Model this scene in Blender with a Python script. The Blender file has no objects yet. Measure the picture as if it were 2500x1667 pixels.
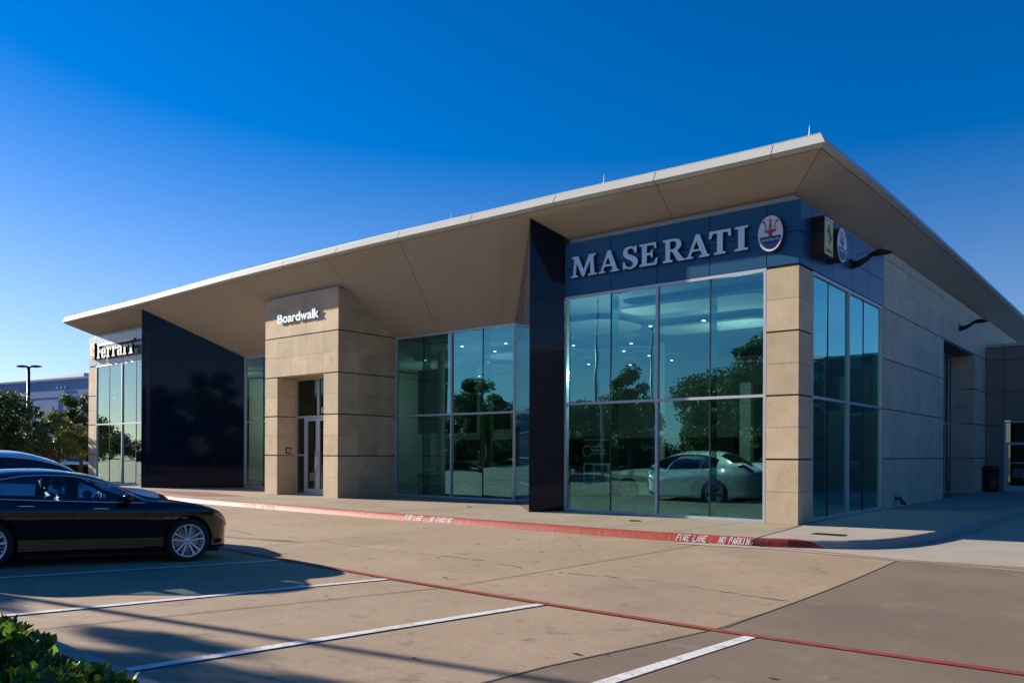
import bpy, bmesh, math, random
import numpy as np
from mathutils import Vector, Matrix
D = bpy.data; S = bpy.context.scene; COL = S.collection
PI = math.pi; rad = math.radians
# ------------------------------------------------------------------ camera
YAW, ROLL, FPX, SHY = .6868278, .0044767, 1970.1856, 273.4705
CAM = Vector((6.39973, -17.76179, 1.7))
fwd = Vector((-math.sin(YAW), math.cos(YAW), 0)); r0 = Vector((math.cos(YAW), math.sin(YAW), 0)); u0 = Vector((0, 0, 1))
rt = r0*math.cos(ROLL) + u0*math.sin(ROLL); up = -r0*math.sin(ROLL) + u0*math.cos(ROLL)
cd = D.cameras.new('camera'); cam = D.objects.new('camera', cd); COL.objects.link(cam)
cam.matrix_world = Matrix(((rt.x, up.x, -fwd.x, CAM.x), (rt.y, up.y, -fwd.y, CAM.y), (rt.z, up.z, -fwd.z, CAM.z), (0, 0, 0, 1)))
cd.sensor_width = 36; cd.lens = 36*FPX/2500; cd.shift_y = SHY/2500; cd.clip_end = 3000; cd.clip_start = .05
S.camera = cam
def at(px, py, dep):                       # a pixel of the 2500 px photo and a depth give a real place
    return CAM + dep*(fwd + rt*((px-1250)/FPX) - up*((py-833.5-SHY)/FPX))
# ------------------------------------------------------------------ sky, sun, exposure
SUN_E, SUN_PHI = rad(17.4), rad(11.9)      # light travels towards +x and a little +y
LD = Vector((math.cos(SUN_E)*math.cos(SUN_PHI), math.cos(SUN_E)*math.sin(SUN_PHI), -math.sin(SUN_E)))
W = D.worlds.new('World'); S.world = W; W.use_nodes = True
nt = W.node_tree; nt.nodes.clear()
sky = nt.nodes.new('ShaderNodeTexSky'); sky.sky_type = 'NISHITA'; sky.sun_disc = False
sky.sun_elevation = SUN_E; sky.sun_rotation = math.atan2(-LD.x, -LD.y); sky.air_density = 1.0; sky.dust_density = .25; sky.ozone_density = 3.0
hs = nt.nodes.new('ShaderNodeHueSaturation'); hs.inputs['Saturation'].default_value = 1.58; hs.inputs['Value'].default_value = 1.0
bg = nt.nodes.new('ShaderNodeBackground'); bg.inputs['Strength'].default_value = .053
wo = nt.nodes.new('ShaderNodeOutputWorld')
nt.links.new(sky.outputs[0], hs.inputs['Color'])
tcw = nt.nodes.new('ShaderNodeTexCoord'); sx_ = nt.nodes.new('ShaderNodeSeparateXYZ'); mr = nt.nodes.new('ShaderNodeMapRange'); mr.interpolation_type = 'SMOOTHSTEP'
mr.inputs[1].default_value = .05; mr.inputs[2].default_value = .48; mr.inputs[3].default_value = 1.02; mr.inputs[4].default_value = 1.62      # deeper, more saturated blue overhead
nt.links.new(tcw.outputs['Generated'], sx_.inputs[0]); nt.links.new(sx_.outputs[2], mr.inputs[0]); nt.links.new(mr.outputs[0], hs.inputs['Saturation'])
ml = nt.nodes.new('ShaderNodeMix'); ml.data_type = 'RGBA'; ml.blend_type = 'MULTIPLY'; ml.inputs[0].default_value = 1; ml.inputs[7].default_value = (.86, .97, 1.30, 1)
nt.links.new(hs.outputs[0], ml.inputs[6]); nt.links.new(ml.outputs[2], bg.inputs['Color']); nt.links.new(bg.outputs[0], wo.inputs['Surface'])
sl = D.lights.new('sun', 'SUN'); sl.energy = 5.0; sl.angle = rad(.5); sl.color = (1.0, .88, .72)
so = D.objects.new('sun', sl); COL.objects.link(so); so.rotation_euler = LD.to_track_quat('-Z', 'Y').to_euler(); so.location = (0, 0, 30)
S.view_settings.view_transform = 'Standard'; S.view_settings.look = 'None'; S.view_settings.gamma = 1; S.view_settings.exposure = 1.15
S.render.engine = 'CYCLES'
S.cycles.max_bounces = 8; S.cycles.transparent_max_bounces = 16; S.cycles.glossy_bounces = 5; S.cycles.caustics_reflective = False; S.cycles.caustics_refractive = False
S.cycles.use_denoising = True

# ------------------------------------------------------------------ materials
def M(name, col, rough=.5, metal=0.0, var=0.0, scale=1.0, bump=0.0, bscale=40.0, coat=0.0, island=0.0, spec=.5, stain=None, emit=None, detail=6, stretch=None, wall=False):
    m = D.materials.new(name); m.use_nodes = True; n = m.node_tree.nodes; l = m.node_tree.links
    b = n['Principled BSDF']; b.inputs['Roughness'].default_value = rough; b.inputs['Metallic'].default_value = metal
    b.inputs['Specular IOR Level'].default_value = spec; b.inputs['Coat Weight'].default_value = coat; b.inputs['Coat Roughness'].default_value = .03
    c = (*col, 1); b.inputs['Base Color'].default_value = c
    tc = n.new('ShaderNodeTexCoord'); src = tc.outputs['Object']
    if stretch:
        mp = n.new('ShaderNodeMapping'); mp.inputs['Scale'].default_value = stretch; l.new(src, mp.inputs[0]); src = mp.outputs[0]
    cur = None
    def mix(fac, a, bb):
        x = n.new('ShaderNodeMix'); x.data_type = 'RGBA'; l.new(fac, x.inputs[0])
        for s, v in ((6, a), (7, bb)):
            if isinstance(v, tuple): x.inputs[s].default_value = v
            else: l.new(v, x.inputs[s])
        return x.outputs[2]
    def ns(sc, det=detail, ro=.6):
        x = n.new('ShaderNodeTexNoise'); x.inputs['Scale'].default_value = sc; x.inputs['Detail'].default_value = det; x.inputs['Roughness'].default_value = ro; l.new(src, x.inputs['Vector']); return x
    def ramp(fac, a, bb):
        x = n.new('ShaderNodeMapRange'); x.inputs[1].default_value = a; x.inputs[2].default_value = bb; l.new(fac, x.inputs[0]); return x.outputs[0]
    if var:
        f = ramp(ns(scale).outputs['Fac'], .3, .7)
        cur = mix(f, tuple(v*(1-var) for v in col)+(1,), tuple(min(1, v*(1+var)) for v in col)+(1,))
    if stain:                       # (colour, scale, low, high)
        for scol, ssc, lo, hi in stain:
            f = ramp(ns(ssc, 8, .65).outputs['Fac'], lo, hi)
            cur = mix(f, cur if cur is not None else c, (*scol, 1))
    if island:
        g = n.new('ShaderNodeNewGeometry'); f = ramp(g.outputs['Random Per Island'], 0, 1)
        f2 = n.new('ShaderNodeMapRange'); f2.inputs[3].default_value = 1-island; f2.inputs[4].default_value = 1+island; l.new(g.outputs['Random Per Island'], f2.inputs[0])
        h = n.new('ShaderNodeHueSaturation'); l.new(f2.outputs[0], h.inputs['Value'])
        if cur is not None: l.new(cur, h.inputs['Color'])
        else: h.inputs['Color'].default_value = c
        cur = h.outputs[0]
    if cur is not None: l.new(cur, b.inputs['Base Color'])
    if bump:
        bp = n.new('ShaderNodeBump'); bp.inputs['Strength'].default_value = bump; bp.inputs['Distance'].default_value = .02
        l.new(ns(bscale, 4).outputs['Fac'], bp.inputs['Height']); l.new(bp.outputs[0], b.inputs['Normal'])
    if emit: b.inputs['Emission Color'].default_value = (*emit[0], 1); b.inputs['Emission Strength'].default_value = emit[1]
    return m
def glassmat(name, trans, refl, lo=.25, power=3.5, wave=.0, rough=0.0):
    """thin tinted sheet: see-through straight on, mirror-like at a grazing angle, alike from both sides"""
    m = D.materials.new(name); m.use_nodes = True; n = m.node_tree.nodes; l = m.node_tree.links; n.clear()
    o = n.new('ShaderNodeOutputMaterial'); mx = n.new('ShaderNodeMixShader'); tr = n.new('ShaderNodeBsdfTransparent'); gl = n.new('ShaderNodeBsdfGlossy'); lw = n.new('ShaderNodeLayerWeight')
    tr.inputs[0].default_value = (*trans, 1); gl.inputs[0].default_value = (*refl, 1); gl.inputs['Roughness'].default_value = rough; lw.inputs[0].default_value = .5
    pw = n.new('ShaderNodeMath'); pw.operation = 'POWER'; pw.inputs[1].default_value = power
    ma = n.new('ShaderNodeMath'); ma.operation = 'MULTIPLY_ADD'; ma.use_clamp = True; ma.inputs[1].default_value = 1-lo; ma.inputs[2].default_value = lo
    l.new(lw.outputs['Facing'], pw.inputs[0]); l.new(pw.outputs[0], ma.inputs[0]); l.new(ma.outputs[0], mx.inputs[0]); l.new(tr.outputs[0], mx.inputs[1]); l.new(gl.outputs[0], mx.inputs[2]); l.new(mx.outputs[0], o.inputs[0])
    if wave:
        tc = n.new('ShaderNodeTexCoord'); nz = n.new('ShaderNodeTexNoise'); nz.inputs['Scale'].default_value = 1.1; nz.inputs['Detail'].default_value = 1
        bp = n.new('ShaderNodeBump'); bp.inputs['Strength'].default_value = wave; bp.inputs['Distance'].default_value = .02
        l.new(tc.outputs['Object'], nz.inputs['Vector']); l.new(nz.outputs['Fac'], bp.inputs['Height']); l.new(bp.outputs[0], gl.inputs['Normal'])
    return m
MT = {}
MT['lot'] = M('lot_concrete', (.365, .268, .172), .85, var=.13, scale=.35, bump=.22, bscale=60, stain=[((.28, .20, .125), 26, .5, .70), ((.43, .32, .20), 55, .60, .74), ((.20, .145, .105), .22, .52, .72), ((.40, .30, .21), .7, .55, .75), ((.15, .108, .075), 1.9, .60, .72), ((.21, .15, .10), 4.5, .57, .70), ((.42, .33, .23), 2.7, .62, .72), ((.12, .09, .07), 9, .69, .74), ((.28, .20, .135), 14, .55, .75)])
MT['lot2'] = M('older_concrete', (.20, .148, .095), .85, var=.14, scale=.5, bump=.22, bscale=60, stain=[((.16, .12, .09), 32, .5, .72), ((.28, .21, .16), 60, .60, .72), ((.14, .105, .08), .3, .5, .72), ((.27, .155, .08), .45, .68, .76), ((.11, .085, .065), 7, .60, .70), ((.27, .21, .155), 1.6, .58, .70)])
MT['apron'] = M('pale_concrete', (.39, .345, .28), .85, var=.10, scale=.8, bump=.3, bscale=50, stain=[((.33, .29, .24), .5, .52, .75), ((.3, .27, .23), 9, .6, .75)])
MT['walk'] = M('sidewalk_concrete', (.34, .28, .20), .85, var=.12, scale=.6, bump=.3, bscale=50, stain=[((.25, .20, .145), .5, .5, .72), ((.24, .2, .15), 11, .6, .75)])
MT['redpaint'] = M('red_paint', (.34, .042, .025), .6, var=.18, scale=2.5, bump=.5, bscale=14, stain=[((.30, .05, .035), 1.4, .5, .75), ((.40, .16, .11), 9, .66, .74)])
MT['redpaint_worn'] = M('worn_red_paint', (.33, .075, .05), .7, var=.2, scale=2.5, stain=[((.34, .20, .14), 3.0, .5, .66)])
MT['redline'] = M('red_line_paint', (.33, .035, .02), .65, var=.2, scale=3, stain=[((.20, .13, .085), 9, .52, .66)])
MT['white'] = M('white_paint', (.78, .77, .74), .6, var=.06, scale=4, stain=[((.45, .38, .30), 7, .53, .70), ((.33, .25, .18), 24, .60, .66)])
MT['whiteworn'] = M('worn_white_paint', (.62, .5, .42), .7, stain=[((.42, .12, .09), 16, .46, .56)])
MT['joint'] = M('dark_joint', (.06, .045, .035), .9)
MT['brick'] = M('brick_paving', (.22, .065, .045), .85, var=.2, scale=6)
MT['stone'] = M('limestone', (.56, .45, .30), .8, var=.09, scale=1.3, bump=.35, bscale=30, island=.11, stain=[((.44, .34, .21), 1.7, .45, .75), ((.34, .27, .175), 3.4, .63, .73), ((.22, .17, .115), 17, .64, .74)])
MT['stone_r'] = M('limestone_shade_lifted', (.66, .535, .385), .8, var=.07, scale=1.1, bump=.25, bscale=30, island=.07, stain=[((.57, .455, .32), 2.0, .48, .72), ((.42, .34, .25), 9, .64, .76)])  # same limestone, base lightened and warmed to make up for shade
MT['groove'] = M('groove_shadow_gap', (.13, .10, .065), .9)
MT['stucco'] = M('dark_stucco', (.27, .215, .175), .9, var=.06, scale=2, bump=.2)
MT['soffit'] = M('soffit_plaster', (.43, .395, .345), .9, var=.04, scale=.8, bump=.12, bscale=90)
MT['edge'] = M('roof_edge_metal', (.50, .505, .47), .42, var=.03, scale=1)
MT['trim'] = M('soffit_trim', (.50, .49, .44), .6)
MT['navy'] = M('navy_panel', (.008, .078, .175), .38, metal=.1, island=.05, spec=.4)
MT['grey_panel'] = M('grey_panel', (.11, .155, .20), .33, metal=.35, island=.04, coat=.2)
MT['granite'] = M('black_granite', (.0018, .009, .027), .05, spec=.22)
MT['black'] = M('black_gap', (.006, .006, .008), .7)
MT['alu'] = M('anodised_frame', (.46, .50, .56), .42, metal=.25)
MT['silicone'] = M('black_silicone', (.015, .018, .018), .4)
MT['glass'] = glassmat('storefront_glass', (.17, .45, .44), (.34, .90, .94), lo=.235, power=2.6, wave=.10)
MT['glass_l'] = glassmat('pale_storefront_glass', (.42, .70, .60), (.70, .95, .92), lo=.2, power=2.8, wave=.05)
MT['dimglass'] = glassmat('door_glass', (.22, .30, .25), (.45, .6, .55), lo=.08, wave=.03)
MT['carglass'] = glassmat('car_window_glass', (.55, .74, .80), (.75, .9, 1), lo=.06, power=4.0)
MT['carglass_d'] = M('dark_car_glass', (.008, .012, .016), .03, spec=.8)
MT['floor'] = M('showroom_tile', (.07, .06, .05), .22, var=.06, scale=2)
MT['inwall'] = M('interior_white', (.38, .38, .355), .8)
MT['indark'] = M('interior_dark', (.012, .012, .013), .6)
MT['ceil'] = M('interior_ceiling', (.34, .35, .35), .9)
MT['cloud'] = M('ceiling_cloud', (.60, .60, .56), .8)
MT['down'] = M('downlight', (1, 1, .9), .5, emit=((1, .93, .75), 5.0))
MT['art'] = M('wall_art', (.04, .07, .02), .5, var=.5, scale=1.2, stain=[((.14, .11, .02), 1.3, .5, .6), ((.12, .04, .02), 1.9, .58, .65)])
MT['signskytint'] = M('sign_white_skytint', (.54, .70, .86), .35, metal=.1)  # white parts with blue skylight put into the base colour
MT['signface'] = M('sign_face_skytint', (.58, .78, .98), .35)  # pale blue base carries the sky-lit shade on the letters
MT['signside'] = M('sign_side', (.02, .022, .028), .4)
MT['signblue'] = M('sign_blue', (.006, .012, .10), .3)
MT['signred'] = M('sign_red', (.30, .012, .02), .35)
MT['signsilver'] = M('sign_silver', (.66, .68, .72), .3)
MT['signyellow'] = M('sign_yellow', (.75, .58, .10), .4)
MT['darkmetal'] = M('dark_metal', (.018, .02, .022), .4, metal=.4)
MT['bronze'] = M('dull_brass', (.10, .06, .03), .45, metal=.6)
MT['chrome'] = M('chrome', (.75, .77, .8), .12, metal=1.0)
MT['rim'] = M('wheel_rim', (.78, .80, .84), .3, metal=.4)
MT['tyre'] = M('tyre_rubber', (.012, .012, .012), .8, bump=.3, bscale=60)
MT['brake'] = M('brake_disc', (.25, .25, .26), .4, metal=.8)
MT['leather'] = M('dark_leather', (.014, .014, .018), .6)
MT['paint_black'] = M('black_car_paint', (.0015, .002, .006), .05, spec=.5, coat=.15)
MT['paint_silver'] = M('silver_car_paint', (.74, .76, .80), .25, metal=.05, coat=1.0)
MT['paint_white'] = M('white_car_paint', (.72, .73, .72), .22, coat=1.0)
MT['paint_red'] = M('red_car_paint', (.45, .02, .012), .2, coat=1.0)
MT['paint_dark'] = M('dark_red_car_paint', (.035, .006, .006), .2, coat=1.0)
MT['paint_grey'] = M('grey_car_paint', (.25, .27, .29), .25, metal=.4, coat=1.0)
MT['headlamp'] = M('headlamp_lens', (.08, .085, .095), .05, spec=.9, coat=1.0)
MT['taillamp'] = M('tail_lamp', (.14, .008, .01), .1, coat=1.0)
MT['bark'] = M('bark', (.09, .065, .045), .9, bump=.8, bscale=25)
MT['leaf'] = M('oak_leaf', (.055, .105, .03), .5, island=.5, spec=.3)
MT['leaf2'] = M('light_leaf', (.13, .165, .045), .45, island=.4)
MT['leaf3'] = M('dark_leaf', (.035, .065, .03), .45, island=.4)
MT['hedgeleaf'] = M('hedge_leaf', (.065, .145, .018), .22, island=.45, spec=.6)
def leafy(name, tr):
    m = MT[name]; n = m.node_tree.nodes; l = m.node_tree.links; b = n['Principled BSDF']; t = n.new('ShaderNodeBsdfTranslucent'); x = n.new('ShaderNodeMixShader'); x.inputs[0].default_value = tr
    src = b.inputs['Base Color'].links[0].from_socket; h = n.new('ShaderNodeHueSaturation'); h.inputs['Value'].default_value = 1.5; h.inputs['Hue'].default_value = .485
    l.new(src, h.inputs['Color']); l.new(h.outputs[0], t.inputs[0]); l.new(b.outputs[0], x.inputs[1]); l.new(t.outputs[0], x.inputs[2]); l.new(x.outputs[0], n['Material Output'].inputs[0])
leafy('hedgeleaf', .4); leafy('leaf', .25); leafy('leaf2', .35); leafy('leaf3', .2)
MT['grass'] = M('grass_ground', (.07, .085, .03), .95, var=.3, scale=1.2)
MT['farwall'] = M('far_wall_haze_blue', (.13, .27, .52), .85, var=.03, scale=.1)  # blue of shade and distance haze is in the base colour
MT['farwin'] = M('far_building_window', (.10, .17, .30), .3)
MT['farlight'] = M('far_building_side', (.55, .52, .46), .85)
MT['paper'] = M('poster_paper', (.8, .85, .86), .6)
MT['ink'] = M('poster_ink', (.02, .035, .05), .5)

# ------------------------------------------------------------------ mesh helpers
def newbm(): return bmesh.new()
def link(o, parent=None):
    COL.objects.link(o)
    if parent is not None: o.parent = parent
    return o
def obj(name, bm, mats, parent=None, smooth=False, recalc=False):
    if recalc: bmesh.ops.recalc_face_normals(bm, faces=bm.faces)
    me = D.meshes.new(name); bm.to_mesh(me); bm.free()
    for m in (mats if isinstance(mats, (list, tuple)) else [mats]): me.materials.append(MT[m] if isinstance(m, str) else m)
    if smooth:
        for p in me.polygons: p.use_smooth = True
    return link(D.objects.new(name, me), parent)
def tag(o, label=None, cat=None, group=None, kind=None):
    if label: o['label'] = label
    if cat: o['category'] = cat
    if group: o['group'] = group
    if kind: o['kind'] = kind
    return o
def empty(name, loc=(0, 0, 0), rz=0.0, label=None, cat=None, group=None, scale=1.0):
    o = D.objects.new(name, None); o.empty_display_size = .2; o.location = loc; o.rotation_euler = (0, 0, rz); o.scale = (scale,)*3
    COL.objects.link(o); return tag(o, label, cat, group)
def struct(name, bm, mat, parent=None):
    o = obj(name, bm, mat, parent); o['kind'] = 'structure'; return o
def copy_tree(o, parent=None):
    c = o.copy(); COL.objects.link(c); c.parent = parent
    for ch in list(o.children): copy_tree(ch, c)
    return c
def face(bm, pts, mi=0):
    f = bm.faces.new([bm.verts.new(p) for p in pts]); f.material_index = mi; return f
def box(bm, x0, x1, y0, y1, z0, z1, mi=0, mat=None):
    v = [bm.verts.new((mat @ Vector(p)) if mat else p) for p in ((x0, y0, z0), (x1, y0, z0), (x1, y1, z0), (x0, y1, z0), (x0, y0, z1), (x1, y0, z1), (x1, y1, z1), (x0, y1, z1))]
    for q in ((0, 3, 2, 1), (4, 5, 6, 7), (0, 1, 5, 4), (1, 2, 6, 5), (2, 3, 7, 6), (3, 0, 4, 7)):
        f = bm.faces.new([v[i] for i in q]); f.material_index = mi
def prism(bm, pts, vec, mi=0):
    vec = Vector(vec); a = [bm.verts.new(p) for p in pts]; b = [bm.verts.new(Vector(p)+vec) for p in pts]; n = len(a)
    fs = [bm.faces.new(a[::-1]), bm.faces.new(b)] + [bm.faces.new((a[i], a[(i+1) % n], b[(i+1) % n], b[i])) for i in range(n)]
    for f in fs: f.material_index = mi
def tube(bm, pts, r, n=8, mi=0, cap=True):
    pts = [Vector(p) for p in pts]; R = r if isinstance(r, (list, tuple)) else [r]*len(pts); rings = []
    for i, p in enumerate(pts):
        t = (pts[min(i+1, len(pts)-1)]-pts[max(i-1, 0)]).normalized()
        a = t.cross(Vector((0, 0, 1)) if abs(t.z) < .9 else Vector((1, 0, 0))).normalized(); b = t.cross(a)
        rings.append([bm.verts.new(p+(a*math.cos(2*PI*k/n)+b*math.sin(2*PI*k/n))*R[i]) for k in range(n)])
    for i in range(len(rings)-1):
        for k in range(n):
            f = bm.faces.new((rings[i][k], rings[i][(k+1) % n], rings[i+1][(k+1) % n], rings[i+1][k])); f.material_index = mi
    if cap: bm.faces.new(rings[0][::-1]).material_index = mi; bm.faces.new(rings[-1]).material_index = mi
def lathe(bm, prof, c, axis, n=32, mi=0):
    """prof: (radius, offset along axis)"""
    axis = Vector(axis).normalized(); c = Vector(c); a = axis.cross(Vector((0, 0, 1)) if abs(axis.z) < .9 else Vector((1, 0, 0))).normalized(); b = axis.cross(a)
    rings = [[bm.verts.new(c+axis*h+(a*math.cos(2*PI*k/n)+b*math.sin(2*PI*k/n))*max(r, 1e-4)) for k in range(n)] for r, h in prof]
    for i in range(len(rings)-1):
        for k in range(n):
            f = bm.faces.new((rings[i][k], rings[i][(k+1) % n], rings[i+1][(k+1) % n], rings[i+1][k])); f.material_index = mi
def gz(x, y):                              # the lot rises gently towards the photographer
    t = max(0.0, -10.3-y); t = min(t, 12.0); return .045*t
def strip(bm, pts, w, z=.004, seg=.7, ground=gz, mi=0, off=0.0):
    """flat band of width w along a polyline, laid on the ground"""
    P = []
    for a, b in zip(pts[:-1], pts[1:]):
        n = max(1, int(math.dist(a, b)/seg))
        P += [(a[0]+(b[0]-a[0])*i/n, a[1]+(b[1]-a[1])*i/n) for i in range(n)]
    P.append(pts[-1]); rows = []
    for i, p in enumerate(P):
        q = P[min(i+1, len(P)-1)]; o = P[max(i-1, 0)]; d = Vector((q[0]-o[0], q[1]-o[1])).normalized(); nx, ny = -d.y, d.x
        rows.append([bm.verts.new((p[0]+nx*(s*w/2+off), p[1]+ny*(s*w/2+off), ground(p[0]+nx*(s*w/2+off), p[1]+ny*(s*w/2+off))+z)) for s in (-1, 1)])
    for a, b in zip(rows[:-1], rows[1:]):
        f = bm.faces.new((a[0], b[0], b[1], a[1])) if False else bm.faces.new((a[0], a[1], b[1], b[0])[::-1]); f.material_index = mi
def pchip(xs, ys):
    idx = np.argsort(xs); x = np.array(xs, float)[idx]; y = np.array(ys, float)[idx]
    h = np.diff(x); d = np.diff(y)/h; m = np.zeros(len(x))
    for i in range(1, len(x)-1):
        if d[i-1]*d[i] > 0: w1 = 2*h[i]+h[i-1]; w2 = h[i]+2*h[i-1]; m[i] = (w1+w2)/(w1/d[i-1]+w2/d[i])
    m[0] = d[0]; m[-1] = d[-1]
    def f(t):
        t = min(max(t, x[0]), x[-1]); i = int(min(max(np.searchsorted(x, t)-1, 0), len(x)-2)); s = (t-x[i])/h[i]
        return float((2*s**3-3*s**2+1)*y[i]+(s**3-2*s**2+s)*h[i]*m[i]+(-2*s**3+3*s**2)*y[i+1]+(s**3-s**2)*h[i]*m[i+1])
    return f
def clip(poly, fn):
    out = []
    for i in range(len(poly)):
        a, b = poly[i], poly[(i+1) % len(poly)]; fa, fb = fn(a), fn(b)
        if fa >= 0: out.append(a)
        if (fa >= 0) != (fb >= 0):
            t = fa/(fa-fb); out.append((a[0]+(b[0]-a[0])*t, a[1]+(b[1]-a[1])*t))
    return out
def clad(bm, P0, P1, ub, zb, nrm, gap=.004, mains=(), mgap=.02, depth=.05, top=None, mi=0):
    """slabs on a vertical plane from P0 to P1 (xy); nrm = outward normal; top = (z at P0, z at P1) sloping cut"""
    P0 = Vector(P0); P1 = Vector(P1); L = (P1-P0).length; d = (P1-P0)/L; n3 = Vector((nrm[0], nrm[1], 0))
    for u0_, u1_ in zip(ub[:-1], ub[1:]):
        for z0, z1 in zip(zb[:-1], zb[1:]):
            ga = mgap if any(abs(z0-m) < .03 for m in mains) else gap; gb = mgap if any(abs(z1-m) < .03 for m in mains) else gap
            poly = [(u0_+gap, z0+ga), (u1_-gap, z0+ga), (u1_-gap, z1-gb), (u0_+gap, z1-gb)]
            if top: poly = clip(poly, lambda p: top[0]+(top[1]-top[0])*p[0]/L-p[1])
            if len(poly) < 3: continue
            pts = [Vector((P0.x+d.x*u, P0.y+d.y*u, z)) for u, z in poly]
            prism(bm, pts, -n3*depth, mi)
def loops_mesh(loops, depth, scale=1.0, bevel=0.0):
    """filled outline(s) with holes, extruded: returns a bmesh in x,y with thickness in z"""
    cu = D.curves.new('outline', 'CURVE'); cu.dimensions = '2D'; cu.fill_mode = 'BOTH'; cu.extrude = depth/2; cu.bevel_depth = bevel
    for lp in loops:
        sp = cu.splines.new('POLY'); sp.points.add(len(lp)-1)
        for p, q in zip(sp.points, lp): p.co = (q[0]*scale, q[1]*scale, 0, 1)
        sp.use_cyclic_u = True
    o = D.objects.new('outline', cu); COL.objects.link(o); bpy.context.view_layer.update()
    me = D.meshes.new_from_object(o.evaluated_get(bpy.context.evaluated_depsgraph_get())); bm = newbm(); bm.from_mesh(me)
    D.objects.remove(o); D.curves.remove(cu); D.meshes.remove(me); return bm
def text_mesh(s, size, depth=.002, bold=0.0, shear=0.0, sx=1.0, space=1.0):
    cu = D.curves.new('words', 'FONT'); cu.body = s; cu.size = size; cu.extrude = depth/2; cu.offset = bold; cu.shear = shear; cu.space_character = space; cu.align_x = 'LEFT'
    o = D.objects.new('words', cu); COL.objects.link(o); bpy.context.view_layer.update()
    me = D.meshes.new_from_object(o.evaluated_get(bpy.context.evaluated_depsgraph_get())); bm = newbm(); bm.from_mesh(me)
    D.objects.remove(o); D.curves.remove(cu); D.meshes.remove(me)
    for v in bm.verts: v.co.x *= sx
    return bm
def place(bm, origin, xdir, ydir):          # map local x,y,z onto a wall or floor
    x = Vector(xdir).normalized(); y = Vector(ydir).normalized(); z = x.cross(y)
    m = Matrix(((x.x, y.x, z.x, origin[0]), (x.y, y.y, z.y, origin[1]), (x.z, y.z, z.z, origin[2]), (0, 0, 0, 1)))
    bmesh.ops.transform(bm, matrix=m, verts=bm.verts); return bm
def fit(bm, x0, x1, y0=None, y1=None):
    xs = [v.co.x for v in bm.verts]; ys = [v.co.y for v in bm.verts]; a, b, c, d = min(xs), max(xs), min(ys), max(ys)
    for v in bm.verts:
        v.co.x = x0+(v.co.x-a)/(b-a)*(x1-x0)
        if y0 is not None: v.co.y = y0+(v.co.y-c)/(d-c)*(y1-y0)
    return bm
def merge_bm(dst, src, mi=None):
    me = D.meshes.new('tmp'); src.to_mesh(me); src.free(); n = len(dst.faces); dst.from_mesh(me); D.meshes.remove(me)
    if mi is not None:
        dst.faces.ensure_lookup_table()
        for f in dst.faces[n:]: f.material_index = mi
    return dst

# ------------------------------------------------------------------ ground, lot, sidewalk, kerb
bm = newbm(); face(bm, [(-900, -600, -.12), (600, -600, -.12), (600, 900, -.12), (-900, 900, -.12)]); struct('ground', bm, 'grass')
def sheet(bm, xs, ys, z=0.0, inside=None):
    V = {}
    def v(i, j):
        if (i, j) not in V: V[i, j] = bm.verts.new((xs[i], ys[j], gz(xs[i], ys[j])+z))
        return V[i, j]
    for i in range(len(xs)-1):
        for j in range(len(ys)-1): bm.faces.new((v(i, j), v(i+1, j), v(i+1, j+1), v(i, j+1)))
bm = newbm(); sheet(bm, [-150, 60], [-90, -22.3, -20, -18, -16, -14, -12, -11.4, -10.9, -10.6, -10.3, -6, 60]); struct('parking_lot', bm, 'lot')
# older darker concrete east of the long joint
bm = newbm(); ys = [-40, -22.3, -20, -18, -16, -14.5, -13, -12, -11.4, -10.9, -10.6, -10.3, -8, -6, -3.79]
jx = lambda y: 2.81+.0*(y) if y < -12.96 else pchip([-12.96, -10.41, -8.19, -6.22, -3.79], [2.81, 2.98, 3.04, 3.03, 2.96])(y)
rows = [(bm.verts.new((jx(y), y, gz(0, y)+.004)), bm.verts.new((40, y if y < -3.8 else -3.4, gz(0, y)+.004))) for y in ys]
for a, b in zip(rows[:-1], rows[1:]): bm.faces.new((a[0], a[1], b[1], b[0]))
struct('lot_section', bm, 'lot2')
# pale concrete gutter and apron by the corner
bm = newbm(); pts = [(-.9, -3.95), (1.0, -3.56), (2.97, -3.80), (4.68, -3.52), (20, -2.5), (40, -2.2), (40, 45), (2.6, 45), (2.6, -1.1), (1.8, -2.7), (.9, -3.1), (-.9, -3.4)]
face(bm, [(x, y, .008) for x, y in pts]); bmesh.ops.triangulate(bm, faces=bm.faces); struct('drive_apron', bm, 'apron')
# sidewalk slab with sloped, rounded kerb
KB = [(-60, 6.0), (-40, 2.2), (-30, -1.2), (-27, -2.2), (-20.6, -3.55), (-16.2, -3.62), (-9.7, -3.74), (-6.2, -3.68), (-1.6, -3.60), (.3, -3.37), (.96, -3.14), (1.45, -2.92), (1.89, -2.62), (2.2, -2.2), (2.45, -1.6), (2.61, -.9), (2.75, .2), (2.86, 1.5), (2.92, 4), (2.93, 6), (2.92, 11), (2.9, 20.5), (3.0, 22.0)]
def kerb_rows(P):
    R = []
    for i, p in enumerate(P):
        a = P[max(i-1, 0)]; b = P[min(i+1, len(P)-1)]; d = Vector((b[0]-a[0], b[1]-a[1])).normalized(); n = (-d.y, d.x)
        R.append((p, n))
    return R
KR = kerb_rows(KB); KP = [(0, .0), (.03, .06), (.07, .125), (.10, .145), (.15, .153)]
def kerb_part(name, i0, i1, mat):
    bm = newbm(); rows = [[bm.verts.new((p[0]+n[0]*o, p[1]+n[1]*o, z)) for o, z in KP] for p, n in KR[i0:i1+1]]
    for a, b in zip(rows[:-1], rows[1:]):
        for k in range(len(KP)-1): bm.faces.new((a[k], b[k], b[k+1], a[k+1]))
    o = struct(name, bm, mat)
    for p in o.data.polygons: p.use_smooth = True
    return o
kerb_part('curb', 0, 4, 'redpaint_worn'); kerb_part('curb', 4, 9, 'redpaint'); 
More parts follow.
